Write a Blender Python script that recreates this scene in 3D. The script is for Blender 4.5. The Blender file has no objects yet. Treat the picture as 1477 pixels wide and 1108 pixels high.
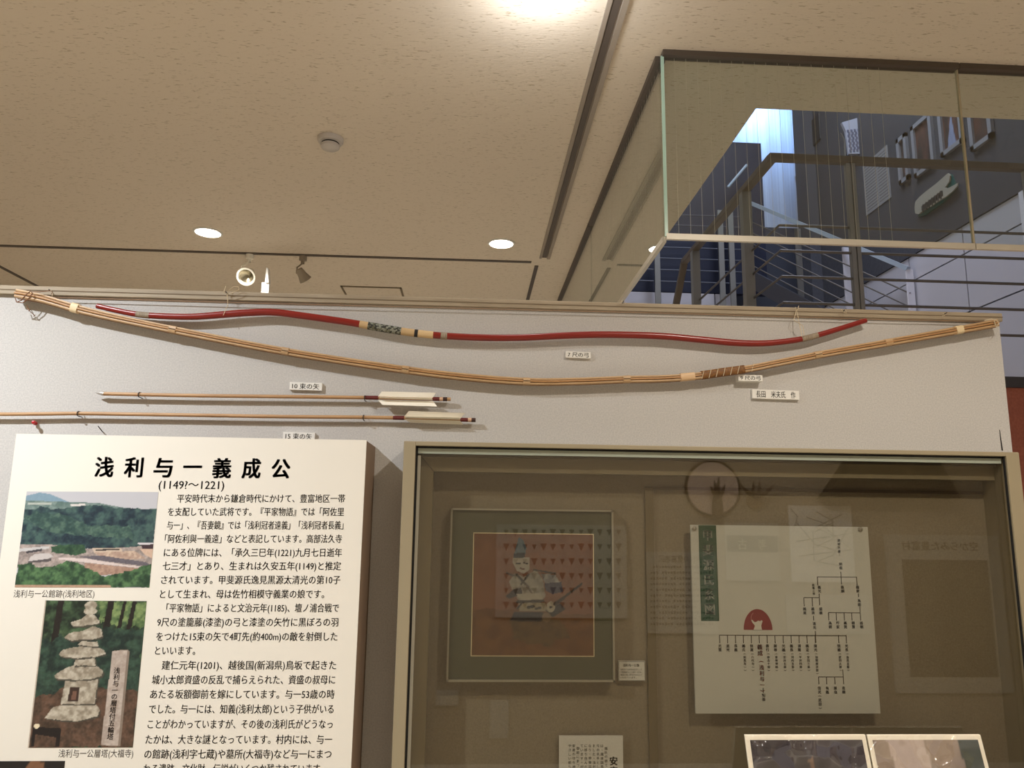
import bpy, math, random
import numpy as np
from mathutils import Vector, Matrix
random.seed(7)
S = bpy.context.scene
COL = S.collection
# ------------------------------------------------------------------ camera
FPX, CX, CY = 1067.0, 738.5, 554.0            # focal length and centre for a 1477x1108 frame
def _n(v):
    v = np.array(v, float); return v/np.linalg.norm(v)
_Z = _n((81.5, 6054, -FPX)); _Y = np.array((-58.5, -188, -FPX)); _Y = _n(_Y-_Z*_Y.dot(_Z)); _X = np.cross(_Y, _Z)
RW = np.array([_X, _Y, _Z])
EYE = np.array([0, 0, 1.55])
cam = bpy.data.cameras.new('camera'); camo = bpy.data.objects.new('camera', cam); COL.objects.link(camo)
cam.sensor_width = 36; cam.lens = 36*FPX/1477; cam.clip_start = .02
m4 = Matrix([list(RW[i])+[EYE[i]] for i in range(3)]+[[0, 0, 0, 1]]); camo.matrix_world = m4
S.camera = camo
def _ray(px, py): return RW @ _n(((px-CX)/FPX, -(py-CY)/FPX, -1))
def P(px, py, y):                              # point of the plane Y=y seen at a photo pixel
    d = _ray(px, py); return EYE + d*(y/d[1])
def PX(px, py, x):
    d = _ray(px, py); return EYE + d*(x/d[0])
def PZ(px, py, z=3.0):
    d = _ray(px, py); return EYE + d*((z-EYE[2])/d[2])
# ------------------------------------------------------------------ world, exposure, daylight
S.view_settings.view_transform = 'Standard'; S.view_settings.look = 'None'
S.view_settings.exposure = 0.02; S.view_settings.gamma = 1.0; S.view_settings.use_curve_mapping = False
S.cycles.max_bounces = 10; S.cycles.transparent_max_bounces = 16; S.cycles.diffuse_bounces = 5
S.cycles.sample_clamp_indirect = 6.0
W = bpy.data.worlds.new('world'); S.world = W; W.use_nodes = True
W.node_tree.nodes['Background'].inputs[0].default_value = (.55, .68, 1, 1)
W.node_tree.nodes['Background'].inputs[1].default_value = .25
def lamp(kind, loc, power, color, size=.1, target=None, angle=150, blend=.6, sy=None):
    l = bpy.data.lights.new('light', kind); l.energy = power; l.color = color
    if kind == 'AREA':
        l.size = size
        if sy: l.shape = 'RECTANGLE'; l.size_y = sy
    else: l.shadow_soft_size = size
    if kind == 'SPOT': l.spot_size = math.radians(angle); l.spot_blend = blend
    o = bpy.data.objects.new('light', l); COL.objects.link(o); o.location = loc
    d = Vector(target)-Vector(loc) if target is not None else Vector((0, 0, -1))
    o.rotation_euler = d.to_track_quat('-Z', 'Y').to_euler()
    return o
WARM = (1, .95, .87); NEUT = (.92, .96, 1); COOL = (.95, .97, 1)
# daylight from above on the far recess wall, then an added hall fill
_l = lamp('AREA', (4.2, 9.6, 8.6), 34, (.30, .50, 1), .5, (4.35, 10.5, 7.8), sy=.5); _l.data.spread = math.radians(75)
lamp('AREA', (3.3, 6.2, 8.6), 250, (.72, .8, 1), 2.0, (4.2, 6.6, 3.0), sy=2.0)  # added fill from above that brightens the hall walls
# ------------------------------------------------------------------ materials
def srgb(c):
    c = np.array(c, float)/255.; return tuple(np.where(c <= .04045, c/12.92, ((c+.055)/1.055)**2.4))
MATS = {}
def mat(name, rgb, rough=.6, metal=0., spec=.5, emit=None, estr=0.):
    if name in MATS: return MATS[name]
    m = bpy.data.materials.new(name); m.use_nodes = True; b = m.node_tree.nodes['Principled BSDF']
    b.inputs['Base Color'].default_value = (*srgb(rgb), 1); b.inputs['Roughness'].default_value = rough
    b.inputs['Metallic'].default_value = metal; b.inputs['Specular IOR Level'].default_value = spec
    if emit: b.inputs['Emission Color'].default_value = (*emit, 1); b.inputs['Emission Strength'].default_value = estr
    MATS[name] = m; return m
def nodes(m): return m.node_tree.nodes, m.node_tree.links, m.node_tree.nodes['Principled BSDF']
def noisy(name, rgb, rgb2, scale=(1, 1, 1), nscale=60, detail=3, lo=.4, hi=.6, rough=.7, bump=0., spec=.5):
    if name in MATS: return MATS[name]
    m = mat(name, rgb, rough, spec=spec); N, L, b = nodes(m)
    tc = N.new('ShaderNodeTexCoord'); mp = N.new('ShaderNodeMapping'); mp.inputs['Scale'].default_value = scale
    t = N.new('ShaderNodeTexNoise'); t.inputs['Scale'].default_value = nscale; t.inputs['Detail'].default_value = detail
    r = N.new('ShaderNodeValToRGB'); r.color_ramp.elements[0].position = lo; r.color_ramp.elements[1].position = hi
    r.color_ramp.elements[0].color = (*srgb(rgb), 1); r.color_ramp.elements[1].color = (*srgb(rgb2), 1)
    L.new(tc.outputs['Object'], mp.inputs[0]); L.new(mp.outputs[0], t.inputs[0]); L.new(t.outputs[0], r.inputs[0]); L.new(r.outputs[0], b.inputs['Base Color'])
    if bump:
        bp = N.new('ShaderNodeBump'); bp.inputs['Strength'].default_value = bump; bp.inputs['Distance'].default_value = .002
        bp.invert = True
        L.new(t.outputs[0], bp.inputs['Height']); L.new(bp.outputs[0], b.inputs['Normal'])
    return m
def glass(name, tint, f0=.04):
    m = bpy.data.materials.new(name); m.use_nodes = True; N = m.node_tree.nodes; L = m.node_tree.links
    N.clear(); out = N.new('ShaderNodeOutputMaterial'); mx = N.new('ShaderNodeMixShader')
    tr = N.new('ShaderNodeBsdfTransparent'); tr.inputs[0].default_value = (*tint, 1)
    gl = N.new('ShaderNodeBsdfGlossy'); gl.inputs['Roughness'].default_value = 0.0; gl.inputs[0].default_value = (1, 1, 1, 1)
    g = N.new('ShaderNodeNewGeometry'); d = N.new('ShaderNodeVectorMath'); d.operation = 'DOT_PRODUCT'
    L.new(g.outputs['Normal'], d.inputs[0]); L.new(g.outputs['Incoming'], d.inputs[1])
    def mth(op, a, b_=None):
        n = N.new('ShaderNodeMath'); n.operation = op
        if isinstance(a, (int, float)): n.inputs[0].default_value = a
        else: L.new(a, n.inputs[0])
        if b_ is not None:
            if isinstance(b_, (int, float)): n.inputs[1].default_value = b_
            else: L.new(b_, n.inputs[1])
        return n.outputs[0]
    a = mth('ABSOLUTE', d.outputs['Value']); s = mth('SUBTRACT', 1.0, a); p = mth('POWER', s, 5.0)
    q = mth('ADD', mth('MULTIPLY', p, 1-f0), f0)
    L.new(q, mx.inputs[0]); L.new(tr.outputs[0], mx.inputs[1]); L.new(gl.outputs[0], mx.inputs[2]); L.new(mx.outputs[0], out.inputs[0])
    return m
def picmat(rough=.5, coat=0.):
    k = 'print_%s_%s' % (rough, coat)
    if k in MATS: return MATS[k]
    m = mat(k, (200, 200, 200), rough); N, L, b = nodes(m)
    a = N.new('ShaderNodeAttribute'); a.attribute_name = 'col'; L.new(a.outputs['Color'], b.inputs['Base Color'])
    if coat: b.inputs['Coat Weight'].default_value = coat; b.inputs['Coat Roughness'].default_value = .08
    return m
# ------------------------------------------------------------------ mesh helpers
class MB:
    def __init__(s): s.v = []; s.f = []
    def add(s, vs, fs):
        o = len(s.v); s.v += [tuple(map(float, p)) for p in vs]; s.f += [tuple(o+i for i in f) for f in fs]; return s
    def box(s, a, b):
        x0, y0, z0 = np.minimum(a, b); x1, y1, z1 = np.maximum(a, b)
        return s.add([(x0, y0, z0), (x1, y0, z0), (x1, y1, z0), (x0, y1, z0), (x0, y0, z1), (x1, y0, z1), (x1, y1, z1), (x0, y1, z1)],
              [(0, 3, 2, 1), (4, 5, 6, 7), (0, 1, 5, 4), (1, 2, 6, 5), (2, 3, 7, 6), (3, 0, 4, 7)])
    def quad(s, a, b, c, d): return s.add([a, b, c, d], [(0, 1, 2, 3)])
    def beam(s, a, b, w, h, up=(0, 0, 1)):      # rectangular bar from a to b
        a = Vector(a); b = Vector(b); t = (b-a).normalized(); u = t.cross(Vector(up)).normalized(); n = u.cross(t)
        vs = [p+u*(i*w/2)+n*(j*h/2) for p in (a, b) for i, j in ((-1, -1), (1, -1), (1, 1), (-1, 1))]
        return s.add(vs, [(0, 1, 2, 3), (7, 6, 5, 4), (0, 4, 5, 1), (1, 5, 6, 2), (2, 6, 7, 3), (3, 7, 4, 0)])
    def tube(s, pts, r, n=8, cap=True):
        pts = [Vector(p) for p in pts]; N = len(pts); rs = r if hasattr(r, '__len__') else [r]*N
        vs = []; prev = None
        for i, p in enumerate(pts):
            t = (pts[min(i+1, N-1)]-pts[max(i-1, 0)]).normalized()
            if prev is None: u = t.orthogonal().normalized()
            else: u = (prev-t*prev.dot(t)).normalized()
            prev = u; w = t.cross(u)
            vs += [p+(u*math.cos(2*math.pi*k/n)+w*math.sin(2*math.pi*k/n))*rs[i] for k in range(n)]
        fs = [(i*n+k, i*n+(k+1) % n, (i+1)*n+(k+1) % n, (i+1)*n+k) for i in range(N-1) for k in range(n)]
        if cap: fs += [tuple(range(n-1, -1, -1)), tuple((N-1)*n+k for k in range(n))]
        return s.add(vs, fs)
    def lathe(s, c, prof, axis=(0, 0, 1), n=32):  # prof: (radius, height) along axis
        ax = Vector(axis).normalized(); u = ax.orthogonal().normalized(); w = ax.cross(u); c = Vector(c)
        vs = [c+ax*h+(u*math.cos(2*math.pi*k/n)+w*math.sin(2*math.pi*k/n))*max(r, 1e-5) for r, h in prof for k in range(n)]
        fs = [(i*n+k, i*n+(k+1) % n, (i+1)*n+(k+1) % n, (i+1)*n+k) for i in range(len(prof)-1) for k in range(n)]
        return s.add(vs, fs)
    def prism(s, poly, y0, y1):                 # polygon of (x,z) extruded from y0 to y1
        n = len(poly)
        return s.add([(x, y0, z) for x, z in poly]+[(x, y1, z) for x, z in poly],
              [tuple(range(n)), tuple(range(2*n-1, n-1, -1))]+[(i, n+i, n+(i+1) % n, (i+1) % n) for i in range(n)])
    def build(s, name, m, parent=None, smooth=False, bevel=0.):
        me = bpy.data.meshes.new(name); me.from_pydata(s.v, [], s.f); me.update()
        o = bpy.data.objects.new(name, me); COL.objects.link(o); me.materials.append(m)
        import bmesh
        bm = bmesh.new(); bm.from_mesh(me); bmesh.ops.recalc_face_normals(bm, faces=bm.faces); bm.to_mesh(me); bm.free()
        if smooth:
            for p in me.polygons: p.use_smooth = True
            md = o.modifiers.new('es', 'EDGE_SPLIT'); md.split_angle = math.radians(40)
        if bevel:
            md = o.modifiers.new('bv', 'BEVEL'); md.width = bevel; md.segments = 2; md.limit_method = 'ANGLE'
        attach(o, parent); return o
def attach(o, parent):
    if parent is not None:
        o.parent = parent; p = parent; off = Vector(p.location)
        while p.parent: p = p.parent; off += Vector(p.location)
        o.location = Vector(o.location)-off
def thing(name, label, cat, loc=(0, 0, 0), group=None):
    o = bpy.data.objects.new(name, None); COL.objects.link(o); o.location = [float(c) for c in loc]; o.empty_display_size = .05
    return tag(o, label, cat, group)
def tag(o, label, cat, group=None):
    o['label'] = label; o['category'] = cat
    if group: o['group'] = group
    return o
def struct(name, mb, m, bevel=0.):
    o = mb.build(name, m, bevel=bevel); o['kind'] = 'structure'; return o
# ------------------------------------------------------------------ writing
def glyphs(body, bold=0.):
    c = bpy.data.curves.new('t', 'FONT'); c.body = body; c.size = 1.0; c.resolution_u = 3 if bold > .02 else 2
    o = bpy.data.objects.new('t', c); COL.objects.link(o)
    dg = bpy.context.evaluated_depsgraph_get(); me = bpy.data.meshes.new_from_object(o.evaluated_get(dg))
    bpy.data.objects.remove(o)
    v = np.empty(len(me.vertices)*3); me.vertices.foreach_get('co', v); v = v.reshape(-1, 3)
    f = [tuple(p.vertices) for p in me.polygons]; bpy.data.meshes.remove(me)
    if bold and len(v):                          # heavier strokes: the outline repeated a hair to each side
        n0 = len(v); vs = []; fs = []
        for k, (a, b) in enumerate(((-1, -.6), (1, -.6), (-1, .6), (1, .6)) if bold > .015 else ((-1, 0), (1, 0))):
            vs.append(v+np.array((a*bold, b*bold, 0))); fs += [tuple(i+k*n0 for i in q) for q in f]
        v = np.concatenate(vs); f = fs
    return v, f
def line(mb, body, a, b, h, y, bold=0., back=False):
    """one line of writing from world point a to b on plane y: fitted to the width, h = em height, centred on a..b"""
    v, f = glyphs(body, bold)
    if len(v) == 0: return
    w = v[:, 0].max()-v[:, 0].min(); x = (v[:, 0]-v[:, 0].min())/w; zc = .38
    L = b[0]-a[0]
    X = a[0]+x*L; Zz = a[2]+x*(b[2]-a[2])+(v[:, 1]-zc)*h
    mb.add(np.stack([X, np.full_like(X, y), Zz], 1), f)
def column(mb, body, x, ztop, step, y, size, bold=0.):
    """vertical writing, one sign below the other"""
    for i, ch in enumerate(body):
        if ch in ' \u3000': continue
        rot = ch in '()（）─…ー'
        v, f = glyphs(ch, bold)
        if len(v) == 0: continue
        v = v.copy(); c0 = (v[:, 0].max()+v[:, 0].min())/2; c1 = (v[:, 1].max()+v[:, 1].min())/2
        U = v[:, 0]-c0; V = v[:, 1]-c1
        if rot: U, V = V, -U
        if ch in '一': pass
        Xx = x+U*size; Zz = ztop-(i+.5)*step+V*size
        mb.add(np.stack([Xx, np.full_like(Xx, y), Zz], 1), f)
# ------------------------------------------------------------------ printed pictures (drawn here as coloured grids)
def vnoise(w, h, cell, seed, octv=3):
    r = np.random.RandomState(seed); out = np.zeros((h, w)); amp = 1; tot = 0
    for o in range(octv):
        c = max(cell/2**o, 1.01); gw, gh = int(w/c)+3, int(h/c)+3; g = r.rand(gh, gw)
        yy, xx = np.mgrid[0:h, 0:w]/c; x0 = xx.astype(int); y0 = yy.astype(int); fx = xx-x0; fy = yy-y0
        fx = fx*fx*(3-2*fx); fy = fy*fy*(3-2*fy)
        out += amp*((g[y0, x0]*(1-fx)+g[y0, x0+1]*fx)*(1-fy)+(g[y0+1, x0]*(1-fx)+g[y0+1, x0+1]*fx)*fy); tot += amp; amp *= .6
    return out/tot
class Pic:
    def __init__(s, w, h, rgb):
        s.w, s.h = w, h; s.a = np.zeros((h, w, 3)); s.a[:] = rgb; yy, xx = np.mgrid[0:h, 0:w]; s.u = (xx+.5)/w; s.v = (yy+.5)/h
    def poly(s, pts, rgb, nz=0., seed=0, cell=6, rgb2=None, wob=0.):
        u, v = s.u, s.v
        if wob: u = u+(vnoise(s.w, s.h, 8, seed+91)-.5)*wob; v = v+(vnoise(s.w, s.h, 8, seed+92)-.5)*wob
        ins = np.zeros(u.shape, bool); n = len(pts)
        for i in range(n):
            (x1, y1), (x2, y2) = pts[i], pts[(i+1) % n]
            if y1 == y2: continue
            c = ((y1 > v) != (y2 > v)) & (u < (x2-x1)*(v-y1)/(y2-y1)+x1); ins ^= c
        return s.fill(ins, rgb, nz, seed, cell, rgb2)
    def ell(s, cx, cy, rx, ry, rgb, nz=0., seed=0, cell=6, rgb2=None):
        return s.fill(((s.u-cx)/rx)**2+((s.v-cy)/ry)**2 < 1, rgb, nz, seed, cell, rgb2)
    def seg(s, x1, y1, x2, y2, wd, rgb):
        asp = s.h/s.w; dx, dy = x2-x1, (y2-y1)*asp; t = np.clip(((s.u-x1)*dx+(s.v-y1)*asp*dy)/(dx*dx+dy*dy), 0, 1)
        return s.fill((s.u-x1-t*dx)**2+((s.v-y1)*asp-t*dy)**2 < wd*wd, rgb)
    def fill(s, ins, rgb, nz=0., seed=0, cell=6, rgb2=None):
        c = np.zeros_like(s.a); c[:] = rgb
        if rgb2 is not None:
            t = np.clip((vnoise(s.w, s.h, cell, seed)-.5)*2.6+.5, 0, 1)[..., None]; c = c*(1-t)+np.array(rgb2, float)*t
        if nz: c = c+((vnoise(s.w, s.h, 2, seed+5, 2)-.5)*2*nz)[..., None]
        s.a[ins] = c[ins]; return s
    def build(s, name, tl, tr, br, bl, m, parent=None):
        tl, tr, br, bl = [np.array(q, float) for q in (tl, tr, br, bl)]
        U, V = np.meshgrid(np.linspace(0, 1, s.w), np.linspace(0, 1, s.h)); U = U[..., None]; V = V[..., None]
        pts = ((tl*(1-U)+tr*U)*(1-V)+(bl*(1-U)+br*U)*V).reshape(-1, 3)
        i = np.arange(s.w*s.h).reshape(s.h, s.w)
        fs = np.stack([i[1:, :-1], i[1:, 1:], i[:-1, 1:], i[:-1, :-1]], -1).reshape(-1, 4)
        me = bpy.data.meshes.new(name); me.from_pydata(pts.tolist(), [], fs.tolist()); me.update()
        ca = me.color_attributes.new('col', 'FLOAT_COLOR', 'POINT')
        c = np.clip(s.a, 0, 255).reshape(-1, 3)/255.; c = np.where(c <= .04045, c/12.92, ((c+.055)/1.055)**2.4)
        ca.data.foreach_set('color', np.concatenate([c, np.ones((len(c), 1))], 1).astype(np.float32).ravel())
        o = bpy.data.objects.new(name, me); COL.objects.link(o); me.materials.append(m); attach(o, parent); return o
# ------------------------------------------------------------------ palette
M_ceil = noisy('rock_wool', (216, 203, 185), (178, 163, 141), (18, 80, 18), 2.4, 2, .62, .70, .9, .5)
M_fabric = noisy('wall_cloth', (183, 181, 178), (197, 194, 190), (1, 1, 1), 260, 2, .35, .65, .95, .25)
M_batten = noisy('batten_wood', (166, 152, 130), (150, 136, 114), (3, 40, 40), 3, 3, .35, .65, .6)
M_floor = noisy('floor_carpet', (200, 190, 172), (182, 172, 154), (1, 1, 1), 200, 2, .3, .7, .95)
M_white = mat('white_paint', (228, 226, 220), .6)
M_paper = mat('paper_white', (228, 226, 220), .75)
M_board = mat('board_cream', (226, 221, 210), .6)
M_ink = mat('ink_black', (28, 26, 26), .7)
M_ink2 = mat('ink_grey', (70, 66, 64), .7)
M_red_ink = mat('ink_red', (176, 22, 36), .6)
M_green = mat('chart_green', (22, 74, 46), .6)
M_track = mat('dark_channel', (84, 74, 66), .5)
M_gap = mat('black_gap', (10, 9, 8), .8)
M_pine = mat('case_frame', (150, 138, 112), .5)
M_steel = mat('railing_steel', (150, 148, 142), .42, .55)
M_hand = mat('handrail_wood', (104, 92, 78), .5)
M_rod = mat('rod_steel', (112, 106, 100), .45, .5)
M_navy = mat('navy_panel', (26, 31, 54), .5)
M_grey = noisy('dim_grey_wall', (78, 78, 84), (72, 72, 78), (1, 1, 1), 30, 2, .35, .65, .8)
M_lamp = mat('lamp_glow', (255, 250, 240), .4, emit=(1, .93, .80), estr=14)
M_dome = mat('dome_glow', (255, 250, 240), .4, emit=(.93, .96, 1), estr=10)
M_cord = mat('string_pale', (206, 190, 160), .9)
M_cordd = mat('string_brown', (120, 82, 56), .9)
M_wire = mat('wire_dark', (52, 44, 40), .5, .6)
G_case = glass('case_glass', (.80, .79, .75), .055)
G_curt = glass('smoke_glass', (.86, .89, .87), .05)
# ------------------------------------------------------------------ the room
XL, XR, YB, YF, H = -3.4, 4.5, -1.2, 9.3, 3.0
OX, OY = .99, 2.40                            # corner of the ceiling opening
struct('floor', MB().box((XL-.1, YB-.1, -.08), (XR+1.4, 11, 0)), M_floor)
c = MB(); c.box((XL-.1, YB-.1, H), (OX, YF, H+.35)); c.box((OX, YB-.1, H), (XR+.1, OY, H+.35))
struct('ceiling', c, M_ceil)
M_plain = noisy('painted_wall', (206, 196, 180), (212, 202, 186), (1, 1, 1), 60, 2, .3, .7, .9)
struct('wall_left', MB().box((XL-.1, YB, 0), (XL, YF, H)), M_plain)
struct('wall_back', MB().box((XL, YB-.1, 0), (XR, YB, H)), noisy('rear_cloth', (174, 160, 140), (164, 150, 130), (1, 1, 1), 90, 2, .35, .65, .9))
struct('wall_rear', MB().box((XL, YF, 0), (OX+.3, YF+.1, H)), M_plain)
# light panelled lower part of the right wall: joints as real grooves between panels
Mp = mat('pale_panel', (205, 203, 210), .32)
zs = [0, .78, 1.37, 1.96, 2.55, 3.0, 3.43, 3.99, 4.25]
wr = MB()
zs = [0.0, .75, 1.32, 1.88, 2.45, 3.43, 3.98, 4.245]
ys = [YB, .2, 1.3, 2.4, 3.5, 4.6, 5.45, 6.30, 7.15, 8.0, 8.85, 9.7, 10.6]
for i in range(len(zs)-1):
    for j in range(len(ys)-1):
        wr.box((XR, ys[j]+.007, zs[i]+.007), (XR+.04, ys[j+1]-.007, zs[i+1]-.007))
struct('wall_right', wr, Mp)
struct('trim_1', MB().box((XR+.02, YB, 0), (XR+.1, 10.6, 4.24)), M_gap)
struct('wall_upper', MB().box((XR-.012, OY, 4.245), (XR+.1, 9.25, 8.7)), M_grey)  # dimness of the upper hall put into the dark grey base colour
# ceiling slots
t = MB(); t.box((.355, YB, 2.992), (.368, 4.03, 3.001)); t.box((.398, YB, 2.990), (.416, 4.03, 3.001)); t.box((.366, YB, 2.999), (.40, 4.03, 3.0005))
struct('trim_2', t, mat('slot_rail', (150, 138, 124), .5))
struct('trim_3', MB().box((.372, YB, 2.996), (.394, 4.02, 3.0005)), M_track)
struct('trim_4', MB().box((.340, 4.17, 2.995), (.362, 7, 3.0005)), M_track)
struct('trim_5', MB().box((XL, 4.095, 2.995), (.315, 4.120, 3.0005)), M_track)
struct('trim_6', MB().box((-2.92, 4.12, 2.996), (-2.895, 7, 3.0005)), M_track)
# ceiling hatch
hx0, hx1, hy0, hy1 = -.885, -.49, 4.68, 5.1
h = thing('ceiling_hatch', 'square access hatch in the beige ceiling just above the partition top', 'hatch', (hx0, hy0, H))
fr = MB()
for a, b in (((hx0, hy0), (hx1, hy0+.012)), ((hx0, hy1-.012), (hx1, hy1)), ((hx0, hy0), (hx0+.012, hy1)), ((hx1-.012, hy0), (hx1, hy1))):
    fr.box((*a, 2.994), (*b, 3.0005))
fr.build('hatch_frame', mat('hatch_edge', (120, 106, 84), .5), h)
MB().box((hx0+.012, hy0+.012, 2.998), (hx1-.012, hy1-.012, 3.0004)).build('hatch_door', M_ceil, h)
# ------------------------------------------------------------------ lamps of the room, with added fill downlights
def downlight(x, y, power, color, label, r=.064, soft=.05, angle=165, aim=None):
    o = thing('recessed_downlight', label, 'ceiling light', (x, y, H), 'round downlights in the ceiling')
    MB().lathe((x, y, H), [(r+.010, 0), (r+.010, -.004), (r, -.006), (r, -.003), (r, .0)]).build('lamp_ring', M_white, o, True)
    MB().lathe((x, y, H), [(r, -.003), (r*.6, -.009), (0, -.011)]).build('lamp_lens', M_lamp, o, True)
    lamp('SPOT', (x, y, H-.03), power, color, soft, target=aim, angle=angle, blend=.9); return o
d1 = PZ(300, 335); d2 = PZ(723, 351)
downlight(d1[0], d1[1], 150, WARM, 'round lit downlight left of the smoke detector, near the spotlights', angle=156)
downlight(d2[0], d2[1], 150, WARM, 'round lit downlight right of the smoke detector, beside the ceiling track', angle=125)
downlight(-1.43, 5.7, 150, WARM, 'added unseen downlight deeper in the room behind the left one', angle=125)  # added lamps out of sight; their floor bounce brightens the ceiling
downlight(.13, 5.7, 150, WARM, 'added unseen downlight deeper in the room behind the right one', angle=125)
downlight(1.9, -.2, 70, WARM, 'added unseen downlight washing the wall behind the viewer at the right', angle=120, aim=(2.2, -1.2, .9))  # added lamps out of sight that light the mirrored rear wall
downlight(.3, -.3, 70, WARM, 'added unseen downlight washing the wall behind the viewer in the middle', angle=120, aim=(.5, -1.2, .9))
downlight(-1.5, -.4, 42, WARM, 'added unseen downlight washing the wall behind the viewer at the left', angle=110, aim=(-1.5, -1.2, .9))
downlight(3.3, .6, 120, WARM, 'added unseen downlight brightening the far right of the hall', angle=150)  # added fill lamp out of sight for the right-hand walls
downlight(-1.7, .75, 275, NEUT, 'round downlight in front of the left half of the partition', soft=.03)
downlight(1.1, .47, 135, (1, .91, .79), 'round downlight in front of the right half of the partition', soft=.03)
dx, dy = .165, 1.81
o = thing('ceiling_lamp', 'bright round surface lamp on the ceiling beside the track at the top', 'ceiling light', (dx, dy, H))
MB().lathe((dx, dy, H), [(.075, 0), (.075, -.02), (.068, -.024)]).build('lamp_base', M_white, o, True)
MB().lathe((dx, dy, H), [(.068, -.022), (.066, -.04), (.05, -.056), (.025, -.064), (0, -.066)]).build('lamp_dome', M_dome, o, True)
lamp('POINT', (dx, dy, H-.14), 4.0, COOL, .06)
# smoke detector
p = PZ(477, 200)
o = thing('smoke_detector', 'round off-white smoke detector in the middle of the ceiling', 'smoke detector', (p[0], p[1], H))
Md = mat('detector_plastic', (196, 188, 180), .5)
MB().lathe(p, [(.050, 0), (.050, -.012), (.046, -.018), (.034, -.020)]).build('detector_base', Md, o, True)
MB().lathe(p, [(.034, -.020), (.034, -.026), (.037, -.028), (.036, -.038), (.030, -.043), (0, -.045)]).build('detector_head', Md, o, True)
MB().lathe(p, [(.0345, -.021), (.0345, -.0255)]).build('sensor_slot', M_gap, o, True)
# spotlights on the track
def spot(px, py, headpx, headpy, m, label, tilt, sc_=1.2):
    a = P(px, py, 4.12); a[2] = H; hd = P(headpx, headpy, 4.10)
    o = thing('track_spotlight', label, 'spotlight', a)
    MB().lathe(a, [(.022, 0), (.022, -.03), (.010, -.034), (.010, -.05)], n=16).build('track_adapter', m, o, True)
    top = Vector(a)+Vector((0, 0, -.045)); side = Vector(hd)+Vector((-.036, 0, .012))
    MB().tube([top, top+Vector((-.02, 0, -.02)), (side.x, side.y, hd[2]+.05), side], .0045, 8).build('bracket', m, o, True)
    ax = Vector(tilt).normalized()
    MB().lathe(hd, [(r*sc_, h_*sc_) for r, h_ in [(0, -.055), (.022, -.052), (.027, -.03), (.030, -.01), (.041, .028), (.043, .032), (.035, .033), (.030, .0), (.012, -.006)]], ax, 24).build('lamp_housing', m, o, True)
    MB().lathe(hd, [(.033*sc_, .018*sc_), (.016*sc_, .0), (0, -.003*sc_)], ax, 24).build('reflector', mat('reflector', (150, 142, 120), .25, .7), o, True)
    return o
spot(360, 371, 357, 397, mat('spot_white', (236, 230, 214), .45), 'white track spotlight hanging left, facing the viewer', (.05, -.9, -.55))
spot(437, 374, 437, 398, mat('spot_grey', (150, 138, 120), .5), 'grey track spotlight hanging right, turned away to one side', (.5, .6, -.75), .85)
# slim white blade standing behind the partition
a = P(386, 388, 4.02); b = P(379, 402, 4.02); e = P(388, 422, 4.02)
o = thing('white_sign_stand', 'slim white stand with a tapering blade rising behind the partition', 'stand', (e[0], 4.02, 0))
MB().box((b[0], 4.01, 0), (e[0], 4.03, P(380, 408, 4.02)[2])).build('stand_post', M_white, o)
MB().prism([(P(383.5, 409, 4.02)[0], P(384, 409, 4.02)[2]), (e[0], P(387, 409, 4.02)[2]), (P(387.5, 388, 4.02)[0], a[2]), (P(385.5, 389, 4.02)[0], a[2])], 4.0, 4.04).build('stand_blade', M_white, o)
# ------------------------------------------------------------------ hanging smoke glass round the opening
GX, GY, GZ = .57, 2.10, 2.385
def pane_thing(name, label, axis, a0, a1, fixed, rail=True):
    o = thing(name, label, 'glass panel', (a0, fixed, H) if axis == 'x' else (fixed, a0, H), 'hanging glass smoke barrier')
    def bx(u0, u1, w, z0, z1):
        return MB().box((u0, fixed-w, z0), (u1, fixed+w, z1)) if axis == 'x' else MB().box((fixed-w, u0, z0), (fixed+w, u1, z1))
    bx(a0+.003, a1-.003, .003, GZ+.006, 2.985).build('glass_pane', G_curt, o)
    bx(a0, a1, .006, GZ-.010, GZ+.008).build('bottom_rail', mat('rail_pale', (212, 206, 192), .4, .2), o)
    ch = bx(a0, a1, .016, 2.982, 3.0); ch.build('top_channel', M_track, o)
    # the thin wires cast inside the glass
    wm = MB(); n = int((a1-a0)/.037)
    for i in range(1, n):
        u = a0+.002+i*.037
        if axis == 'x' and u > 1.28: continue
        if axis == 'x': wm.box((u-.0003, fixed-.0003, GZ+.01), (u+.0003, fixed+.0003, 2.98))
        else: wm.box((fixed-.0003, u-.0003, GZ+.01), (fixed+.0003, u+.0003, 2.98))
    if not wm.v: return o
    w = wm.build('cast_wires', mat('fine_wire', (206, 198, 180), .4, .3), o); w['kind'] = 'stuff'
    return o
o = pane_thing('glass_barrier', 'front hanging glass panel left of the glass seam, before the stairs', 'x', GX, 1.533, GY)
MB().box((GX-.004, GY-.004, GZ), (GX+.005, GY+.004, 2.985)).build('glass_corner', mat('glass_edge', (176, 208, 192), .2), o)
MB().box((1.530, GY-.004, GZ), (1.536, GY+.004, 2.985)).build('joint_strip', mat('joint_strip', (176, 166, 140), .5), o)
pane_thing('glass_barrier', 'front hanging glass panel right of the glass seam, over the landing', 'x', 1.537, 2.50, GY)
pane_thing('glass_barrier', 'side hanging glass panel running away from the corner along the ceiling', 'y', GY+.022, 3.5, GX)
pane_thing('glass_barrier', 'far side hanging glass panel hidden partly behind the partition', 'y', 3.507, 5.0, GX)
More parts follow.
